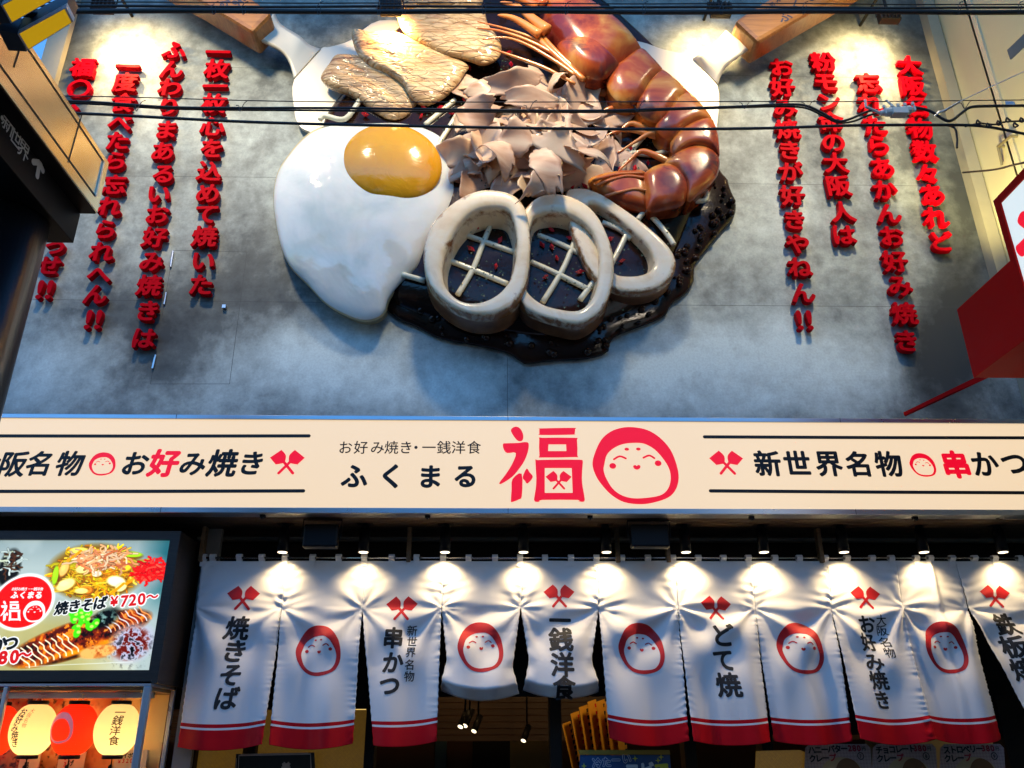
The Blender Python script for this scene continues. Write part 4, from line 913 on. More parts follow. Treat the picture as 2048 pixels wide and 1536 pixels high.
panel_red(6, lambda k: crossed(k, xz(1432, 1215, YN), 61*mpp(1432, 1215, YN), -.03))
panel_text(8, list(zip('お好み焼き', (1734, 1738, 1746, 1754, 1760), (1248, 1284, 1324, 1361, 1400), (36, 36, 36, 37, 37))), .03, shear=-.15)
panel_text(8, list(zip('大阪名物', (1762, 1767, 1772, 1777), (1240, 1260, 1284, 1306), (21,)*4)), .012, shear=-.15)
panel_red(8, lambda k: crossed(k, xz(1732, 1194, YN), 58*mpp(1732, 1194, YN), -.05))
panel_text(10, [('鉄', 2010, 1249, 44), ('板', 2024, 1294, 44), ('焼', 2041, 1340, 44)], .034, shear=-.2, rot=.05)
panel_red(10, lambda k: crossed(k, xz(1991, 1192, YN), 57*mpp(1991, 1192, YN), -.06))
zr = P(1000, 1116, YN)[2]
lo = MB()
for k, px in enumerate((407, 425, 478, 523, 570, 625, 677, 728, 783, 833, 886, 937, 990, 1040, 1090, 1142, 1193, 1244, 1296, 1346, 1397, 1447, 1497, 1550, 1599, 1651, 1695, 1745, 1783, 1833, 1861, 1905, 1950, 1990, 2040)):
    a = P(px, 1122, YN)[0]; y_ = YN+float(drape([a], [ZTP])[0]); w_ = .019
    tb = MB(); z0_ = P(px, 1133, YN)[2]
    pr_ = [(y_-.004, z0_), (y_-.003, ZTP), (YN-.022, zr+.004), (YN-.012, zr+.02), (YN+.01, zr+.022), (YN+.02, zr), (y_+.004, ZTP-.004)]
    n_ = len(pr_)
    tb.add([(a-w_, p_[0], p_[1]) for p_ in pr_]+[(a+w_, p_[0], p_[1]) for p_ in pr_], [(q, q+1, n_+q+1, n_+q) for q in range(n_-1)])
    o = tb.build('hanging_loop', M['cloth'], nor); sm = o.modifiers.new('thickness', 'SOLIDIFY'); sm.thickness = .0018
rod = tag(MB().tube([P(392, 1116, YN+.002), P(2120, 1116, YN+.002)], .0085, 10).build('curtain_rod', flat('stainless_rod', (.55, .55, .56), .22, 1, .05), None, True), 'thin stainless rod carrying the white curtain', 'rod')
for px, lab in ((405, 'wooden rod hanger at the left end of the curtain'), (818, 'wooden rod hanger above the 串かつ panel'), (1235, 'wooden rod hanger left of the second soffit floodlight'), (1335, 'wooden rod hanger right of the second soffit floodlight'), (1640, 'wooden rod hanger above the emblem panel in the right half')):
    x = P(px, 1100, YN)[0]; x -= 0
    h = MB().box((x-.014, YN-.026, zr-.03), (x+.014, YN+.03, ZS+.011))
    tag(bevel(h.build('rod_hanger', wood('hanger_wood_%d' % px, (.14, .08, .035), (.22, .13, .06))), .004), lab, 'hanger', 'wooden hangers of the curtain rod')
# ------------------------------------------------------------------ downlights and black floods under the soffit
LABS = ['leftmost soffit spotlight, over 焼きそば', 'soffit spotlight between the first emblem panel and 串かつ', 'soffit spotlight left of the hitched emblem panel', 'soffit spotlight between the two hitched panels', 'soffit spotlight above the emblem right of the hitched panels', 'soffit spotlight at the left edge of the どて焼 panel', 'soffit spotlight left of the fourth emblem panel', 'soffit spotlight above the お好み焼き panel', 'soffit spotlight over the creased narrow panel', 'soffit spotlight over the 鉄板焼 panel at the right']
YL = YN-.09
for px, lab in zip((565, 727, 890, 1047, 1213, 1372, 1528, 1688, 1848, 2006), LABS):
    c = P(px, 1104, YL); th = thing('soffit_spotlight', lab, 'spotlight', c, 'row of spotlights lighting the curtain')
    MB().lathe(c, [(.036, 0), (.036, .155)], 20).lathe(c, [(.026, .154), (.026, .185)], 16).build('barrel', M['black'], th, True)
    bevel(MB().box((c[0]-.055, c[1]-.04, c[2]+.19), (c[0]+.055, c[1]+.04, ZS+.011)).build('base', M['black'], th), .006)
    MB().lathe(c+[0, 0, -.004], [(.03, 0), (.03, .003)], 20).build('lens', glow('warm_led_lens', (1, .8, .5), 5), th)
    spot('spotlight_lamp', c+[0, 0, -.012], (c[0]+random.uniform(-.02, .02), YN+.03, c[2]-.9), 3.0*random.uniform(.7, 1.2), 124, 1.0, (1, .72, .36), .018)
for px, lab in ((642, 'black rectangular floodlight under the sign above the first emblem panel'), (1299, 'black rectangular floodlight under the sign above the emblem right of the hitched panels')):
    a, b = P(px-37, 1096, 5.28), P(px+37, 1050, 5.28); th = thing('soffit_floodlight', lab, 'floodlight', (a+b)/2, 'unlit black floodlights under the sign')
    bevel(MB().box((a[0], a[1]-.03, a[2]), (b[0], a[1]+.05, b[2])).build('housing', M['black'], th), .014)
    MB().tube([(a[0]-.012, a[1]+.01, (a[2]+b[2])/2), (a[0]-.012, a[1]+.01, ZS+.006), (b[0]+.012, a[1]+.01, ZS+.006), (b[0]+.012, a[1]+.01, (a[2]+b[2])/2)], .006, 6).build('bracket', M['black'], th)
# ------------------------------------------------------------------ painted prints: a fine grid with one colour per vertex
class Print:
    def __init__(s, w, h, bg): s.w, s.h = w, h; s.a = np.zeros((h, w, 3)); s.a[:] = bg; s.yy, s.xx = np.mgrid[0:h, 0:w].astype(float)
    def noise(s, sc, seed, o=4):
        rs = np.random.RandomState(seed); out = np.zeros((s.h, s.w)); amp = 1; tot = 0
        for k in range(o):
            n = max(2, int(sc*2**k)); g_ = rs.rand(n+2, int(n*s.w/s.h)+3)
            y = s.yy/s.h*n; x = s.xx/s.w*(g_.shape[1]-2); iy, ix = y.astype(int), x.astype(int); fy, fx = y-iy, x-ix; fy = fy*fy*(3-2*fy); fx = fx*fx*(3-2*fx)
            out += amp*((g_[iy, ix]*(1-fx)+g_[iy, ix+1]*fx)*(1-fy)+(g_[iy+1, ix]*(1-fx)+g_[iy+1, ix+1]*fx)*fy); tot += amp; amp *= .55
        return out/tot
    def paint(s, mask, col):
        k = np.clip(mask, 0, 1)[..., None]; s.a = s.a*(1-k)+np.asarray(col)*k
    def ell(s, cx, cy, rx, ry, col, ang=0, soft=.12, op=1):
        c, n = math.cos(ang), math.sin(ang); X, Y_ = s.xx-cx, s.yy-cy; r = np.sqrt(((X*c+Y_*n)/rx)**2+((-X*n+Y_*c)/ry)**2); s.paint(op*np.clip((1-r)/soft+.5, 0, 1), col)
    def line(s, pts, w, col, op=1):
        pts = np.array(crom([np.array(p_, float) for p_ in pts], 6, False)); d = np.full((s.h, s.w), 1e9)
        x0, y0 = pts.min(0)-w-2; x1, y1 = pts.max(0)+w+2; ys = slice(max(0, int(y0)), max(0, int(y1)+1)); xs = slice(max(0, int(x0)), max(0, int(x1)+1))
        X, Y_ = s.xx[ys, xs], s.yy[ys, xs]
        if X.size == 0: return
        dd = np.full(X.shape, 1e9)
        for a, b in zip(pts[:-1], pts[1:]):
            v = b-a; t_ = np.clip(((X-a[0])*v[0]+(Y_-a[1])*v[1])/(v@v+1e-9), 0, 1); dd = np.minimum(dd, np.hypot(X-a[0]-t_*v[0], Y_-a[1]-t_*v[1]))
        k = (op*np.clip(w/2-dd+.5, 0, 1))[..., None]; s.a[ys, xs] = s.a[ys, xs]*(1-k)+np.asarray(col)*k
    def build(s, name, corners, parent, strength, rough=.3):   # corners: top-left, top-right, bottom-left, bottom-right
        tl, tr, bl, br = [np.array(c) for c in corners]; u = np.linspace(0, 1, s.w)[None, :, None]; v = np.linspace(0, 1, s.h)[:, None, None]
        V = ((tl*(1-u)+tr*u)*(1-v)+(bl*(1-u)+br*u)*v).reshape(-1, 3); w = s.w
        i = (np.arange(s.h-1)[:, None]*w+np.arange(w-1)[None]).ravel(); F = np.stack([i, i+w, i+w+1, i+1], 1)
        m = NM(name+'_ink'); at = m.n('Attribute', attribute_name='print')
        m.set(col=at.outputs['Color'], rough=rough)
        if strength: m.set(ecol=at.outputs['Color'], estr=strength*EMS); m.set(col=m.mix(.6, at.outputs['Color'], (0, 0, 0)))
        o = obj(name, V, F, m.m, parent); lin = np.where(s.a <= .04045, s.a/12.92, ((np.clip(s.a, 0, 1)+.055)/1.055)**2.4).reshape(-1, 3)
        at_ = o.data.color_attributes.new('print', 'FLOAT_COLOR', 'POINT'); at_.data.foreach_set('color', np.c_[lin, np.ones(len(lin))].astype(np.float32).ravel()); return o
# menu light box, drawn in the pixel frame x -40..330, y 1075..1345 of the photograph at that plane
YB = 5.25
random.seed(5); rs = np.random.RandomState(5)
p = Print(370, 270, (.7, .74, .74)); ox, oy = 40, -1078
p.paint(np.ones((270, 370)), (.66, .70, .69)); n1 = p.noise(3, 1); n2 = p.noise(8, 2); n3 = p.noise(30, 3)
p.paint(np.clip((n1-.45)*3, 0, 1)*.6, (.86, .88, .86)); p.paint(np.clip((p.xx-300)/60, 0, 1)*np.clip((170-p.yy)/90, 0, 1)*.85, (.12, .33, .36)); p.paint(np.clip((60-p.yy)/60, 0, 1)*.35, (.35, .42, .45))
p.paint(np.clip((p.yy-120)/60, 0, 1)*np.clip((200-np.abs(p.xx-150))/120, 0, 1)*.6, (.62, .57, .33))
def nood(cx, cy, rx, ry, k, cols, wmin, wmax, ln):
    for _ in range(k):
        a, r = rs.rand()*6.28, math.sqrt(rs.rand()); x, y = cx+rx*r*math.cos(a), cy+ry*r*math.sin(a); t = rs.rand()*6.28; pts = [(x, y)]
        for _ in range(4): t += rs.uniform(-.9, .9); x += ln*math.cos(t); y += ln*math.sin(t)*.6; pts.append((x, y))
        c_ = np.array(cols[rs.randint(len(cols))])*rs.uniform(.75, 1.08); p.line(pts, rs.uniform(wmin, wmax)+1.3, c_*.45, .55); p.line(pts, rs.uniform(wmin, wmax), c_)
p.ell(222, 68, 96, 58, (.45, .33, .08), .05, .25); nood(222, 68, 86, 46, 330, [(.93, .78, .2), (.86, .65, .12), (.95, .85, .4), (.75, .5, .1), (.8, .75, .25)], 2, 4, 9)
for cx, cy, rx, ry, c_ in ((195, 62, 16, 9, (.93, .86, .62)), (165, 95, 20, 12, (.95, .9, .66)), (155, 62, 9, 16, (.9, .74, .5)), (178, 22, 20, 7, (.9, .84, .5)), (235, 30, 18, 8, (.95, .7, .35)), (268, 88, 20, 11, (.96, .95, .82)), (280, 100, 12, 9, (.95, .92, .7)), (225, 72, 10, 6, (.97, .95, .85)), (140, 75, 6, 20, (.6, .78, .25)), (290, 30, 22, 6, (.62, .76, .22)), (210, 105, 12, 8, (.95, .6, .3)), (200, 108, 14, 6, (.93, .88, .6)), (280, 55, 15, 12, (.93, .8, .35))):
    p.ell(cx+1.5, cy+2, rx+1.5, ry+1.5, (.35, .22, .05), rs.uniform(-.5, .3), .3, .6); p.ell(cx, cy, rx, ry, c_, rs.uniform(-.5, .3), .35); p.ell(cx-rx*.2, cy-ry*.2, rx*.5, ry*.5, np.minimum(1, np.array(c_)*1.12), 0, .6, .7)
nood(232, 42, 55, 20, 110, [(.85, .6, .45), (.92, .74, .58), (.78, .5, .36), (.96, .84, .72)], 2.5, 5, 8)
for a, b in ((160, 35), (262, 105), (290, 85)): p.line([(a, b+8), (a+12, b-2), (a+22, b-12)], 6, (.95, .6, .12))
p.ell(338, 68, 34, 30, (.8, .72, .72), 0, .9, .5); nood(338, 66, 24, 20, 130, [(.93, .25, .22), (.98, .42, .36), (.85, .15, .16)], 2.5, 4.5, 6)
# savoury rolled pancake across the bottom
an = -.33; c_, s_ = math.cos(an), math.sin(an)
U = (p.xx-215)*c_+(p.yy-205)*s_; Vv = -(p.xx-215)*s_+(p.yy-205)*c_
body = np.clip((1-np.sqrt((U/150)**2+(Vv/40)**2))*6, 0, 1)
p.paint(body, (.30, .12, .05)); p.paint(body*np.clip((n2-.42)*5, 0, 1)*.8, (.58, .26, .08)); p.paint(body*np.clip((n3-.55)*7, 0, 1), (.85, .55, .25)); p.paint(body*np.clip((.42-n3)*8, 0, 1), (.08, .04, .03))
p.paint(body*np.clip((Vv-14)/8, 0, 1)*np.clip((n2-.35)*4, 0, 1), (.9, .58, .12)); p.paint(np.clip(body*np.clip((Vv-28)/6, 0, 1), 0, 1), (.06, .04, .03))
for k in range(9):
    u0 = -125+k*12; p.line([(215+(u0+j*5)*c_-(-18+j*9)*s_+3*math.sin(j*2), 205+(u0+j*5)*s_+(-18+j*9)*c_) for j in range(6)], 2.4, (.97, .92, .82))
for k in range(10):
    u0 = 40+k*9; p.line([(215+(u0+j*5)*c_-(-26+j*7)*s_+3*math.sin(j*2+1), 205+(u0+j*5)*s_+(-26+j*7)*c_) for j in range(6)], 2.2, (.92, .62, .42) if k % 2 else (.88, .86, .86))
p.ell(258, 165, 30, 17, (.03, .05, .05), -.5, .5); p.paint(np.clip((n3-.55)*9, 0, 1)*np.exp(-(((p.xx-258)/30)**2+((p.yy-165)/18)**2)), (.5, .6, .58))
for k in range(16):
    cx, cy = 215+rs.uniform(-30, 28), 172+rs.uniform(-22, 26); p.ell(cx, cy, rs.uniform(7, 12), rs.uniform(5, 8), (.33, .74, .18), rs.uniform(0, 3), .3); p.ell(cx+3, cy-1, 4, 3.2, (.75, .93, .5), 0, .4)
blotch = np.clip((n3-.5)*8, 0, 1)*np.clip(1-np.sqrt(((p.xx-320)/45)**2+((p.yy-215)/38)**2), 0, 1)*3
p.ell(322, 215, 44, 36, (.72, .72, .78), -.3, .5); p.paint(np.clip(blotch, 0, 1), (.35, .12, .07)); p.paint(np.clip((.45-n3)*9, 0, 1)*np.clip(1.2-np.sqrt(((p.xx-320)/50)**2+((p.yy-225)/40)**2), 0, 1), (.06, .05, .06))
p.ell(255, 232, 36, 13, (.85, .68, .46), -.15, .3); p.paint(np.clip((n3-.52)*6, 0, 1)*np.exp(-(((p.xx-255)/34)**2+((p.yy-232)/13)**2)), (.6, .35, .2))
p.line([(120, 262), (190, 258), (240, 256), (330, 252)], 1.2, (.9, .92, .9), .7)
p.ell(42, 60, 22, 40, (.06, .07, .06), 0, .3); nood(42, 50, 14, 28, 30, [(.85, .9, .88), (.3, .2, .08), (.75, .78, .7)], 2, 4, 6); p.ell(50, 100, 9, 7, (.35, .2, .1))
p.ell(62, 240, 30, 18, (.8, .74, .6), -.3, .5)
p.ell(86, 131, 63, 59, (.95, .96, .95), -.2, .08); red_c = (.93, .03, .03); p.ell(86, 131, 57, 53, red_c, -.2, .05)
QX = lambda a, b: xz(a, b, YB)
scr = thing('menu_light_box', 'lit menu picture box of fried noodles at ¥720, above the lantern case', 'menu board', P(170, 1360, YB))
a0, a1 = P(-60, 1078, YB)[0], P(330, 1078, YB)[0]; zt_, zb_ = P(170, 1081, YB)[2], P(170, 1341, YB)[2]
xr_ = (P(343, 1081, YB)[0]+P(302, 1340, YB)[0])/2; xl_ = P(-40, 1210, YB)[0]
def scx(px, py): return xz(px, py, YB)
lum = p.a.mean(2, keepdims=True); p.a = np.clip(lum+(p.a-lum)*1.4, 0, 1); p.a = np.clip((p.a-.5)*1.15+.5, 0, 1)
p.build('lit_picture', [(xl_, YB, zt_), (xr_, YB, zt_), (xl_, YB, zb_), (xr_, YB, zb_)], scr, 1.25)
ft = .06
fr = MB().box((xl_-.3, YB-.03, zt_), (xr_+ft, YB+.02, zt_+.055)).box((xl_-.3, YB-.03, zb_-.075), (xr_+ft, YB+.02, zb_)).box((xr_, YB-.03, zb_), (xr_+ft, YB+.02, zt_)).box((xl_-.3, YB+.021, zb_-.075), (xr_+ft, YB+.5, zt_+.055))
fr.build('box_frame', wood('dark_brown_box', (.022, .014, .01), (.04, .026, .018)), scr)
M['lit_red'] = glow('lit_red_print', srgb(225, 10, 14), 1.0); M['lit_white'] = glow('lit_white_print', (.92, .94, .92), 1.1); M['lit_black'] = flat('lit_black_print', (.012, .016, .014), .4)
def srow(items, bold, mat, nm, halo=True, shear=0):
    if halo:
        ik = Ink()
        for ch, a, b, s_ in items: ik.char(ch, scx(a, b), s_*mpp(170, 1210, YB), .12, shear=shear, rot=.1)
        ik.build(nm, M['lit_white'], scr, YB, .002)
    ik = Ink()
    for ch, a, b, s_ in items: ik.char(ch, scx(a, b), s_*mpp(170, 1210, YB), bold, shear=shear, rot=.1)
    ik.build(nm, mat, scr, YB, .0045)
srow([('焼', 124, 1216, 27), ('き', 150, 1212, 26), ('そ', 175, 1210, 26), ('ば', 201, 1206, 27)], .045, M['lit_black'], 'lettering', True, .12)
srow([('¥', 229, 1202, 26), ('7', 250, 1201, 31), ('2', 266, 1199, 31), ('0', 284, 1197, 31), ('〜', 305, 1193, 25)], .035, M['lit_red'], 'price', True)
srow([('か', -2, 1288, 34), ('つ', 22, 1286, 32)], .05, M['lit_black'], 'lettering', True)
srow([('1', -12, 1318, 31), ('8', 7, 1314, 33), ('0', 30, 1312, 33), ('〜', 51, 1309, 26)], .05, M['lit_red'], 'price', True)
ik = Ink(); sq = mpp(170, 1210, YB)
for i, ch in enumerate('お好み焼き・一銭洋食'): ik.char(ch, scx(27+6.3*i, 1178), 7*sq, .02)
for i, ch in enumerate('ふくまる'): ik.char(ch, scx(30+16*i, 1190), 15*sq, .05)
fuku(ik, lambda q: scx(1+(q[0]-1022)/437*41, 1202+(q[1]-137)/386*40), sub=False); emblem(ik, scx(69, 1223), 44*sq, 42*sq)
ik.build('badge_lettering', M['lit_white'], scr, YB, .002)
# ------------------------------------------------------------------ glass case with paper lanterns
YG = 5.22
zc0 = 1.2; zc1 = P(170, 1362, YG)[2]; xcr = P(303, 1363, YG)[0]; xcl = P(-70, 1363, YG)[0]; YGB = 5.66
case = thing('lantern_display_case', 'glass display case with pale metal frame below the menu picture', 'display case', (xcr, YG, zc0))
fr = MB(); q = .024
fr.box((xcl, YG, zc1-.03), (xcr, YG+.03, zc1)).box((xcr-.04, YG, zc0), (xcr, YG+.03, zc1-.031)).box((xcr-.03, YG+.031, zc1-.03), (xcr, YGB, zc1)).box((xcr-.025, YGB-.03, zc0), (xcr, YGB, zc1-.031))
xm = P(6, 1400, YG)[0]; fr.box((xm-.012, YG+.001, zc0), (xm+.012, YG+.029, zc1-.031))
bevel(fr.build('metal_frame', flat('pale_anodised_frame', (.5, .55, .62), .3, .6, .05), case), .003)
gl = NM('case_glass'); gl.set(col=(1, 1, 1), rough=.02, trans=1.0); gl.b.inputs['IOR'].default_value = 1.02
MB().box((xcl, YG+.012, zc0), (xcr-.041, YG+.016, zc1-.031)).build('front_pane', gl.m, case)
random.seed(9)
p2 = Print(260, 150, (.62, .33, .14)); rs = np.random.RandomState(11); n1 = p2.noise(4, 4); n2 = p2.noise(14, 6); n3 = p2.noise(30, 8)
p2.paint(np.clip((n1-.4)*3, 0, 1)*.7, (.85, .62, .36)); p2.paint(np.clip((n2-.52)*6, 0, 1)*np.clip((150-p2.yy)/90, 0, 1)*np.clip((170-p2.xx)/60, 0, 1), (.72, .28, .08)); p2.paint(np.clip((.42-n3)*7, 0, 1)*np.clip((170-p2.xx)/80, 0, 1), (.25, .09, .04))
p2.paint(np.clip((p2.xx-170)/25, 0, 1)*np.clip((100-p2.yy)/20, 0, 1), (.93, .8, .52)); p2.paint(np.clip((p2.yy-100)/25, 0, 1)*np.clip((n2-.5)*7, 0, 1), (.5, .22, .08)); p2.paint(np.clip((p2.yy-110)/20, 0, 1)*np.clip((n3-.56)*7, 0, 1), (.5, .6, .2)); p2.paint(np.clip((p2.yy-100)/25, 0, 1)*np.clip((.45-n1)*7, 0, 1), (.85, .18, .08)); p2.paint(np.clip((p2.yy-105)/25, 0, 1)*np.clip((n3-.6)*8, 0, 1), (.95, .85, .6))
p2.build('case_back_poster', [(xcl, YGB-.03, zc1-.06), (xcr-.03, YGB-.03, zc1-.06), (xcl, YGB-.03, zc0), (xcr-.03, YGB-.03, zc0)], case, 0, .5)
MB().box((xcl, YG+.05, zc1-.05), (xcr-.031, YGB-.03, zc1-.031)).box((xcl, YGB-.029, zc0), (xcr-.031, YGB-.005, zc1-.031)).build('case_board', flat('warm_board', (.4, .28, .16), .6), case)
MB().box((xcl, YG+.22, zc1-.085), (xcr-.06, YG+.25, zc1-.051)).build('lantern_rail', M['alu'], case)
def lamp_paper(nm, col, st):
    m = NM(nm); sx = m.n('SeparateXYZ'); m.l(m.co(), sx.inputs[0]); w = m.n('Math', operation='SINE'); m.l(m.math('MULTIPLY', sx.outputs[2], 520.0), w.inputs[0])
    m.set(col=[v*.6 for v in col], rough=.7, ecol=col, estr=st*EMS).bump(w.outputs[0], .35, .003)
    tr = m.n('BsdfTranslucent'); tr.inputs[0].default_value = (col[0]*.9, col[1]*.9, col[2]*.9, 1); mx = m.n('MixShader'); mx.inputs[0].default_value = .6; out = m.t.nodes['Material Output']
    m.l(m.b.outputs[0], mx.inputs[1]); m.l(tr.outputs[0], mx.inputs[2]); m.l(mx.outputs[0], out.inputs[0]); return m.m
lan_w = lamp_paper('cream_lantern_paper', (1.0, .82, .40), .55); lan_r = lamp_paper('red_lantern_paper', (1.0, .05, .008), .5)
YLN = 5.42
def lantern(px, py, hpx, label, red_, texts, ring_=None):
    k = mpp(px, py, YLN); c = P(px, py, YLN); Hh = hpx*k*1.02; r_ = 43*k
    th = thing('paper_lantern', label, 'paper lantern', c+[0, 0, -Hh/2-.03], 'paper lanterns hanging in the display case')
    prof = [(r_*math.sqrt(max(0, 1-(t/1.12)**2))*1.0 if abs(t) < 1 else .018, t*Hh/2) for t in np.linspace(-1, 1, 25)]
    prof = [(max(a, .40*r_), b) for a, b in prof]
    MB().lathe(c, prof, 40).build('paper_shade', lan_r if red_ else lan_w, th, True)
    for s in (-1, 1): MB().lathe(c+[0, 0, s*Hh/2-(.0 if s > 0 else .022)], [(.43*r_, 0), (.46*r_, .004), (.46*r_, .018), (.43*r_, .022)], 28).build('cap_ring', M['black'], th, True)
    MB().tube([c+[-.02, 0, Hh/2+.02], c+[0, 0, Hh/2+.06], [c[0], YG+.235, zc1-.07]], .0025, 5).tube([c+[.02, 0, Hh/2+.02], c+[.01, 0, Hh/2+.06], [c[0]+.01, YG+.235, zc1-.07]], .0025, 5).build('cord', M['white_paint'], th)
    MB().tube([c+[0, 0, -Hh/2-.02], c+[.001, 0, -Hh/2-.05], c+[-.004, 0, -Hh/2-.06], c+[-.006, 0, -Hh/2-.2]], [.003, .004, .011, .013], 8).build('tassel', M['black'], th)
    def surf(x, z):
        t = np.clip((z-c[2])/(Hh/2), -1, 1); rr = np.maximum(r_*np.sqrt(np.maximum(0, 1-(t/1.12)**2)), .4*r_); return -np.sqrt(np.maximum(0, rr**2-(x-c[0])**2))
    for mat, bold, items in texts:
        ik = Ink()
        for ch, a, b, s_ in items: ik.char(ch, xz(a, b, YLN-.06), s_*k, bold, shear=.08)
        ik.build('lantern_lettering', mat, th, YLN, .003, surf, .012)
    if ring_:
        ik = Ink(); emblem(ik, c[[0, 2]]+np.array(ring_[:2])*k, ring_[2]*k, ring_[3]*k, 0, True); ik.build('lantern_ring', glow('pink_ring_print', (.8, .2, .25), .5), th, YLN, .003, surf, .012)
lantern(66, 1459, 92, 'cream paper lantern lettered お好み焼き', 0, [(M['ink'], .02, list(zip('お好み焼き', (53, 48, 40, 40, 38), (1425, 1440, 1456, 1471, 1486), (17,)*5))), (flat('lantern_red_ink', (.35, .05, .02), .7), .0, list(zip('大阪名物', (71, 67, 63, 60), (1422, 1431, 1441, 1451), (9,)*4)))])
lantern(149, 1459, 92, 'red paper lantern with a pink ring mark, between the two cream lanterns', 1, [], (-11, 3, 54, 58))
lantern(234, 1459, 92, 'cream paper lantern lettered 一銭洋食', 0, [(M['ink_brown'], .015, list(zip('一銭洋食', (245, 243, 239, 235), (1425, 1441, 1461, 1481), (19,)*4)))])
lantern(-10, 1461, 92, 'red paper lantern cut off at the left edge', 1, [])
for px in (66, 149, 234, -10):
    l = bpy.data.lights.new('lantern_bulb', 'POINT'); l.energy = .24 if px in (66, 234) else .2; l.color = (1, .72, .38) if px in (66, 234) else (1, .5, .2); l.shadow_soft_size = .03
    o = bpy.data.objects.new('lantern_bulb', l); C.objects.link(o); o.location = [float(v) for v in P(px, 1459, YLN)+np.array([0, 0, -.05])]
l = bpy.data.lights.new('case_fill_light', 'POINT'); l.energy = .2; l.color = (1, .62, .28); l.shadow_soft_size = .02  # added fill lamp hidden behind the red lantern, brightens the case back
o = bpy.data.objects.new('case_fill_light', l); C.objects.link(o); o.location = [float(v) for v in P(149, 1440, YGB-.1)]
pc = M['price_card'] = flat('cream_price_card', (.62, .5, .36), .7)
for px0, px1, py, lab, items in ((232, 282, 1500, 'price card ハイボール ¥320 at the right of the case', [('ハ', 241, 1511, 11, 0), ('イ', 251, 1511, 11, 0), ('ボ', 261, 1511, 11, 0), ('ー', 271, 1511, 11, 0), ('¥', 239, 1523, 9, 1), ('3', 247, 1521, 11, 1), ('2', 255, 1521, 11, 1), ('0', 263, 1521, 11, 1), ('〜', 272, 1521, 10, 1)]),
                                 (120, 156, 1504, 'narrow price card behind the red lantern tassel', [('¥', 131, 1517, 9, 1), ('3', 130, 1528, 11, 1), ('福', 143, 1511, 12, 0), ('げ', 142, 1526, 12, 0)]),
                                 (42, 64, 1507, 'narrow price card behind the お好み焼き lantern tassel', [('し', 55, 1514, 11, 0), ('易', 53, 1530, 12, 0)])):
    Y_ = YGB-.06; a, b = P(px0, py, Y_), P(px1, py+90, Y_)
    cd = MB().box((a[0], Y_, b[2]), (b[0], Y_+.006, a[2])).build('price_card', pc); tag(cd, lab, 'price card', 'price cards in the display case')
    for k2, mt in ((0, M['ink']), (1, M['ink_red'])):
        ik = Ink(); got = 0
        for ch, x, y, s_, r_ in items:
            if r_ == k2: ik.char(ch, xz(x, y, Y_), s_*mpp(x, y, Y_), .03); got = 1
        if got: ik.build('price_lettering', mt, cd, Y_, .002)
MB().box((P(362, 1400, 5.56)[0], 5.56, 0), (P(398, 1400, 5.56)[0], 5.6, ZS+.01)).build('jamb_panel', flat('grey_jamb', (.22, .21, .19), .6), bld)
# ------------------------------------------------------------------ street sign on its pole, upper left
def inkx(ik, name, mat, parent, X, face, gap=.003):           # flat marks on a plane X = const; face = +1 looks to +X
    V = np.array(ik.V); d = gap+V[:, 1]
    return obj(name, np.stack([np.full(len(V), X)+face*d, V[:, 0]*face, V[:, 2]], 1), ik.F, mat, parent)
M['matte_black'] = flat('matte_black_sheet', (.004, .004, .005), .5, spec=.12)
YE = 3.45
A = P(195, 427, YE); XBG = A[0]; zA = A[2]; zB = PX(218, 325, XBG)[2]; yE = A[1]
B = PZ(162, 426, zA); XBK = B[0]; yK = B[1]; zK = PX(147, 486, XBK)[2]; xK2 = PZ(80, 486, zK)[0]
st = thing('street_sign', 'black and bronze overhead street sign lettered 新世界 with an upward arrow', 'street sign', (XBK, yK, zK))
m = NM('bronze_sheet'); f = m.noise(3, 4); m.set(col=m.ramp(f, [(.3, (.86, .72, .42)), (.7, (.95, .82, .52))]), rough=.2, metal=.9, spec=.5); M['bronze'] = m.m
YN0 = .3
bevel(MB().box((XBG-.62, YN0, zA), (XBG, yE, zB)).build('upper_box', [M['bronze']], st), .004)
MB().box((XBG-.615, YN0+.01, zA-.006), (XBG-.006, yE-.006, zA-.001)).build('underside', M['matte_black'], st)
bevel(MB().box((xK2, YN0, zK), (XBK, yK, zA-.007)).build('lower_box', M['matte_black'], st), .004)
gr = MB()
def xline(a, b, w=.010):
    p0, p1 = PX(*a, XBG), PX(*b, XBG); d = p1-p0; n = np.array([0, -d[2], d[1]]); n = n/np.linalg.norm(n)*w/2; o_ = np.array([.002, 0, 0]); gr.add([p0+n+o_, p1+n+o_, p1-n+o_, p0-n+o_], [(0, 1, 2, 3)])
y1_ = PX(190, 392, XBG)[1]; z1_ = PX(190, 392, XBG)[2]; z2_ = PX(209, 327, XBG)[2]
for zz in (z1_, z2_): gr.add([(XBG+.002, YN0, zz-.005), (XBG+.002, y1_, zz-.005), (XBG+.002, y1_, zz+.005), (XBG+.002, YN0, zz+.005)], [(0, 1, 2, 3)])
for a, b in (((163, 229), (136, 325)), ((38, 100), (27, 135))): xline(a, b, .008)
gr.build('panel_groove', M['black'], st)
MB().box((XBG+.001, y1_-.006, z1_), (XBG+.006, y1_+.006, z2_)).build('panel_edge_glint', M['alu'], st)  # pale strip stands in for light reflected along the panel end
ik = Ink()
for ch, px, py in (('・', 3, 236), ('新', 16, 248), ('世', 31, 275), ('界', 46, 300)):
    q_ = PX(px, py, XBK); ik.char(ch, np.array([q_[1], q_[2]]), .094, .006)
p0, p1, p2, p3 = [PX(a, b, XBK)[[1, 2]] for a, b in ((73, 352), (78, 325), (65, 324), (84, 341))]
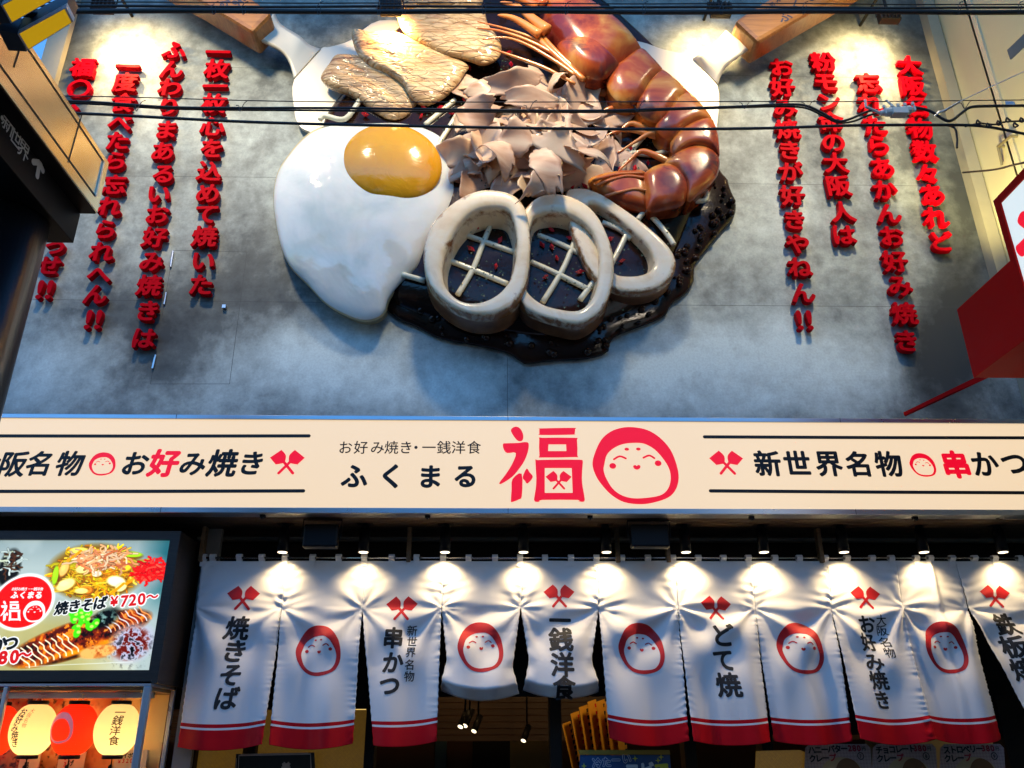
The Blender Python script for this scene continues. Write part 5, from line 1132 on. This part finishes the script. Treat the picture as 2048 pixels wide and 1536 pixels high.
ik.stroke([p0, p1], .028); ik.stroke([p2, p1], .028); ik.stroke([p1, p3], .028)
inkx(ik, 'lettering', flat('pale_grey_letters', (.38, .38, .37), .5), st, XBK, 1)
xp = P(80, 487, 3.25)[0]; rp = .16
m = NM('black_gloss_pole'); m.set(col=(.008, .008, .01), rough=.28).bump(m.noise(60, 3), .15, .004)
tag(MB().lathe((xp-rp, 3.25, 0), [(rp, 0), (rp, zK-.002)], 48).build('sign_pole', m.m, None, True), 'thick glossy black pole holding the street sign at the left edge', 'pole')
ZY = 3.95
yl = glow('yellow_lit_diffuser', (.62, .36, .005), .7, (.3, .18, .005))
for lab, q, e in (('lower yellow light box above the street sign', [(35, 68), (132, 15), (147, 44), (55, 101)], [(-4, 60), (34, 68), (54, 103), (17, 101)]),
                  ('upper yellow light box cut off by the top left corner', [(2, 11), (92, -36), (108, -2), (22, 47)], [(-40, 4), (1, 11), (21, 47), (-18, 46)])):
    pts = [PZ(a, b, ZY) for a, b in q]; c = np.mean(pts, 0); t_ = thing('yellow_light_box', lab, 'light box', c, 'yellow light boxes at the top left')
    MB().prism([c+(p_-c)*.93 for p_ in pts], (0, 0, .015)).build('diffuser', yl, t_)
    r_ = MB()
    for i in range(4):
        a, b = pts[i], pts[(i+1) % 4]; r_.prism([a, b, c+(b-c)*.925, c+(a-c)*.925], (0, 0, .022))
    r_.build('white_rim', M['white_paint'], t_)
    w_ = PZ(*e[0], ZY); MB().tube([c+[0, 0, .06], [XBG-.02, c[1]-.05, c[2]+.06]], .012, 8).build('mount', M['black'], t_)
    MB().prism([p_+[0, 0, .023] for p_ in pts], (0, 0, .055)).prism([PZ(a, b, ZY+.001) for a, b in e], (0, 0, .077)).build('housing', flat('dark_steel_blue', (.03, .04, .05), .35), t_)
# ------------------------------------------------------------------ beige neighbour with the red sign, right
XW = XR+.115
nb = thing('beige_neighbour_building', 'beige rendered side wall of the neighbouring building at the right edge', 'building', (XW, 3, 0))
MB().box((XW, .6, 0), (XW+4, YM+4, 11)).build('side_wall', flat('beige_wall_render', (.42, .40, .27), .7, vary=.07, vs=1.5, bump=.2), nb)
for px, py, w_ in ((1932, 280, .022), (2024, 285, .035), (1960, 90, .012), (1868, 70, .008)):
    q_ = PX(px, py, XW)
    if q_[1] < YM: MB().box((XW-.018, q_[1]-w_, 0), (XW-.0005, q_[1]+w_, 11)).build('wall_batten', flat('batten_paint', (.46, .43, .32), .6), nb)
q_ = [PX(a, b, XW-.05) for a, b in ((1996, 293), (2022, 272))]
MB().tube([q_[0]+[.05, 0, 0], q_[0], q_[1], q_[1]+[.05, 0, 0]], .012, 8).tube([q_[0], PX(2004, 330, XW-.03)], .010, 8).build('pipe_hook', flat('aged_steel', (.2, .18, .12), .5, .5), nb)
c = PX(2038, 96, XW-.02); bk = MB(); a, b = PX(2020, 119, XW-.25), PX(2075, 66, XW-.02)
bk.prism([a, a+[0, 0, .09], b+[0, 0, .09], b], (.012, 0, 0)); tag(bk.build('wall_bracket', flat('primer_brown_steel', (.16, .13, .11), .5)), 'drab steel bracket on the beige wall near the top right corner', 'bracket')
XR2 = 2.95
f1, f2 = PX(1912, 620, XR2), PX(1948, 755, XR2); zr1_, zr0_ = f1[2], f2[2]; yF = (f1[1]+f2[1])/2
M['sign_red'] = flat('red_sign_sheet', (.4, .002, .002), .5, vary=.05, spec=.05)
rsn = thing('red_box_sign', 'plain red sign box jutting out below the white lit sign at the right edge', 'sign', (XR2, yF, zr0_))
bevel(MB().box((XR2, 1.2, zr0_), (XR2+.6, yF, zr1_)).build('box', M['sign_red'], rsn), .004)
a, b = P(1808, 831, 5.36), P(2070, 708, 4.6); MB().prism([a, b, b+[0, 0, .034], a+[0, 0, .024]], (.02, .02, 0)).build('support_arm', M['sign_red'], rsn)
XW2 = 2.70
t1, t2 = PX(1990, 402, XW2), PX(2046, 593, XW2); yT = t1[1]; zT1 = t1[2]; zT0 = zT1-1.3
wsn = thing('white_lit_sign', 'white lit projecting sign with red rim and a red character at the right edge', 'sign', (XW2, yT, zT0))
bw = .045
MB().box((XW2, 1.0, zT0), (XW2+.12, yT-bw, zT1-bw)).build('lit_face', glow('white_lit_acrylic', srgb(228, 240, 238), .85, (.4, .4, .4)), wsn)
MB().box((XW2-.01, yT-bw+.001, zT0-bw), (XW2+.14, yT, zT1)).box((XW2-.01, 1.0, zT1-bw+.001), (XW2+.14, yT-bw, zT1)).box((XW2-.01, 1.0, zT0-bw), (XW2+.14, yT-bw, zT0-.001)).build('red_rim', M['sign_red'], wsn)
ik = Ink(); o0 = PX(2034, 436, XW2); 
fuku(ik, lambda q2: np.array([-o0[1]+(q2[0]-1080)/386*.62, o0[2]-(q2[1]-140)/386*.62]), sub=False)
inkx(ik, 'red_lettering', redlit.m, wsn, XW2, -1)
wl = thing('wall_lamp', 'small warm lamp lighting the beige wall from below', 'lamp', PX(2140, 330, XW-.5)) if False else None
spot('neighbour_lamp', (3.3, 4.78, zr1_+.45), (XW, 4.9, 6.05), 46, 84, .55, (1, .80, .30), .12)
# ------------------------------------------------------------------ inside the entrance
for px, py, Y_, lab in ((921, 1453, 7.2, 'left one of the paired ceiling spots inside'), (930, 1451, 7.2, 'right one of the paired ceiling spots inside'), (948, 1462, 7.6, 'ceiling spot just right of the lit pair inside'), (1047, 1481, 8.0, 'lone lit ceiling spot in the middle of the dark room')):
    c = P(px, py, Y_); t_ = thing('track_spot', lab, 'spotlight', c, 'track spots in the dark room')
    d = np.array([.05, .08, .12]); MB().tube([c, c+d], .028, 12).tube([c+d*.7, [c[0]+d[0]*.7, c[1]+d[1]*.7, zc]], .008, 6).build('barrel', M['black'], t_, True)
    MB().tube([c-d*.03, c-d*.012], .022, 12).build('lens', glow('room_spot_lens', (1, .8, .5), 3), t_)
for x_, y_, z_, e_ in ((-.2, 7.4, 2.55, 1.2), (1.0, 6.25, 2.5, 3), (-2.6, 7.0, 2.4, 2), (3.2, 6.8, 2.4, 1)):
    l = bpy.data.lights.new('room_lamp', 'POINT'); l.energy = e_; l.color = (1, .62, .25); l.shadow_soft_size = .08; o = bpy.data.objects.new('room_lamp', l); C.objects.link(o); o.location = (x_, y_, z_)
ypap = flat('yellow_menu_paper', (.68, .36, .03), .6, vary=.15)
random.seed(4)
for k in range(7):
    x0, x1 = 1124+17*k, 1141+17*k; yt = 1442-26*min(1, k/3)**.7*1.7; dx = 26-k*1.2
    q = [P(x0, yt+6, 6.55), P(x1, yt, 6.75), P(x1+dx, 1560, 6.75), P(x0+dx, 1560, 6.55)]
    o = MB().prism(q, (0, .012, 0)).build('menu_strip', ypap); tag(o, 'yellow paper menu strip in the slanted row behind the hitched curtain panel', 'menu strip', 'slanted yellow paper menu strips')
    mk = MB()
    for j in range(9):
        f_ = .08+j*.1; c = q[0]+(q[3]-q[0])*f_+(q[1]-q[0])*.78+np.array([0, -.004, 0]); s_ = .011
        mk.add([c+[-s_, 0, -s_*1.6], c+[s_*random.uniform(.3, 1), 0, -s_], c+[s_, 0, s_*1.5], c+[-s_*random.uniform(.2, 1), 0, s_]], [(0, 1, 2, 3)])
    mk.build('brush_marks', M['ink_red'] if k % 2 else M['ink'], o)
YP = 5.80
def sheet(name, pix, mat, lab, cat, grp=None, Y_=YP):
    o = MB().prism([P(a, b, Y_) for a, b in pix], (0, .006, 0)).build(name, mat); return tag(o, lab, cat, grp)
m = NM('pink_check_print'); ch_ = m.n('TexChecker'); ch_.inputs['Scale'].default_value = 70; ch_.inputs['Color1'].default_value = (.42, .3, .31, 1); ch_.inputs['Color2'].default_value = (.5, .4, .4, 1)
m.l(m.mapped((1, 1, 1), (0, R(45), 0)), ch_.inputs['Vector']); m.set(col=ch_.outputs[0], rough=.5); pink = m.m
pb = flat('crepe_brown_print', (.2, .09, .035), .5); pbe = flat('crepe_cream_print', (.5, .4, .25), .5)
for (x0, x1), nm_, pr_, lab in (((1611, 1741), 'ハニーバター', '280', 'pink checked crepe poster ハニーバタークレープ 280円'), ((1746, 1872), 'チョコレート', '380', 'pink checked crepe poster チョコレートクレープ 380円'), ((1881, 2008), 'ストロベリー', '380', 'pink checked crepe poster ストロベリークレープ 380円')):
    o = sheet('crepe_poster', [(x0, 1496), (x0+8, 1488), (x1-8, 1488), (x1, 1496), (x1+6, 1600), (x0-4, 1600)], pink, lab, 'poster', 'crepe posters behind the curtain hem')
    a = Ink(); b = Ink()
    for i, c_ in enumerate(nm_): a.char(c_, xz(x0+12+13*i, 1500-i*.6, YP), 15*mpp(1700, 1500, YP), .04)
    for i, c_ in enumerate('クレー'): a.char(c_, xz(x0+14+13*i, 1517-i*.6, YP), 15*mpp(1700, 1500, YP), .04)
    a.char('円', xz(x1-14, 1497, YP), 8*mpp(1700, 1500, YP), .02)
    nn = Ink(); cc = xz(x1-20, 1512, YP); k_ = mpp(1700, 1500, YP)
    a.stroke([cc+6*k_*np.array([math.cos(t_), math.sin(t_)]) for t_ in np.linspace(0, 6.28, 20)], 1.6*k_); a.char('789'[(x0 > 1700)+(x0 > 1850)], cc, 9*k_, .03)
    b.char('プ', xz(x0+54, 1515, YP), 15*k_, .04)
    for i, c_ in enumerate(pr_): b.char(c_, xz(x1-42+9*i, 1496, YP), 15*k_, .04)
    a.build('lettering', M['ink'], o, YP, .002); b.build('price_lettering', flat('dark_red_print', (.35, .02, .04), .6), o, YP, .0025)
    d = Ink(); d.disc(xz((x0+x1)/2+10, 1552, YP), 44*k_, 34*k_, 40); d.build('crepe_picture', pbe, o, YP, .0015)
    d = Ink(); d.disc(xz((x0+x1)/2+22, 1550, YP), 26*k_, 30*k_, 40); d.build('crepe_filling', pb, o, YP, .003)
o = sheet('blue_poster', [(1160, 1510), (1340, 1510), (1346, 1600), (1156, 1600)], flat('blue_print', (.008, .07, .2), .4, vary=.3, vs=3), 'blue poster with outlined lettering 冷た〜い at the bottom of the entrance', 'poster', None, 5.74)
MB().prism([P(1156, 1500, 5.73), P(1339, 1500, 5.73), P(1341, 1509, 5.73), P(1160, 1509, 5.73)], (0, .02, 0)).build('top_bar', flat('ochre_bar', (.3, .2, .02), .5), o)
k_ = mpp(1250, 1520, 5.74); w1 = Ink(); w2 = Ink(); w3 = Ink()
for c_, x, y in (('冷', 1194, 1526), ('た', 1213, 1524), ('ー', 1232, 1520), ('い', 1253, 1517)): w1.char(c_, xz(x, y, 5.74), 19*k_, .08); w2.char(c_, xz(x, y, 5.74), 19*k_, .02)
for c_, x, y in (('コ', 1264, 1541), ('ビ', 1294, 1540)): w1.char(c_, xz(x, y, 5.74), 30*k_, .06)
w3.char('で', xz(1324, 1540, 5.74), 30*k_, .06)
for x, y in ((1168, 1532), (1270, 1517), (1322, 1514), (1316, 1521)):
    c = xz(x, y, 5.74); w3.poly([c+np.array([math.cos(j*math.pi/4), math.sin(j*math.pi/4)])*k_*(6 if j % 2 == 0 else 1.8) for j in range(8)])
w1.build('white_lettering', flat('sky_white_print', (.5, .6, .66), .5), o, 5.74, .002); w2.build('blue_lettering', flat('navy_print', (.005, .05, .22), .5), o, 5.74, .0035); w3.build('yellow_lettering', flat('lime_print', (.5, .55, .04), .5), o, 5.74, .002)
fsn = thing('framed_notice', 'dark notice with a thin white double frame and the character 美 behind the curtain', 'notice', P(550, 1536, 5.78))
MB().prism([P(472, 1508, 5.78), P(628, 1505, 5.78), P(634, 1600, 5.78), P(466, 1600, 5.78)], (0, .01, 0)).build('board', flat('dark_green_board', (.012, .02, .018), .4), fsn)
ik = Ink(); k_ = mpp(550, 1520, 5.78)
ik.stroke([xz(474, 1600, 5.78), xz(478, 1511, 5.78), xz(621, 1508, 5.78), xz(625, 1600, 5.78)], 2.6*k_); ik.stroke([xz(469, 1600, 5.78), xz(473, 1517, 5.78)], 1*k_); ik.stroke([xz(482, 1508.5, 5.78), xz(616, 1506, 5.78)], 1*k_)
ik.char('美', xz(572, 1534, 5.78), 19*k_, .04); ik.build('white_line_frame', flat('grey_white_line', (.5, .48, .45), .5), fsn, 5.78, .002)
pl = thing('lit_paper_sign', 'small lit yellow paper sign with red brush marks in the gap left of 串かつ', 'paper sign', P(728, 1462, 6.0))
MB().prism([P(704, 1416, 6.0), P(731, 1416, 6.0), P(732, 1463, 6.0), P(704, 1463, 6.0)], (0, .03, 0)).build('paper', glow('lit_yellow_paper', (1, .68, .2), .9), pl)
ik = Ink(); k_ = mpp(728, 1440, 6); 
for pts in ([(713, 1424), (718, 1436), (715, 1452)], [(722, 1422), (724, 1440), (729, 1455)], [(724, 1430), (731, 1427)]): ik.stroke([xz(a, b, 6.0) for a, b in pts], 2*k_)
ik.build('brush_marks', M['ink_red'], pl, 6.0, .002)
o = sheet('amber_glass_shade', [(1512, 1502), (1600, 1500), (1618, 1508), (1622, 1600), (1508, 1600)], gm.m, 'amber ribbed glass panel left of the crepe posters', 'glass panel', None, 5.83)
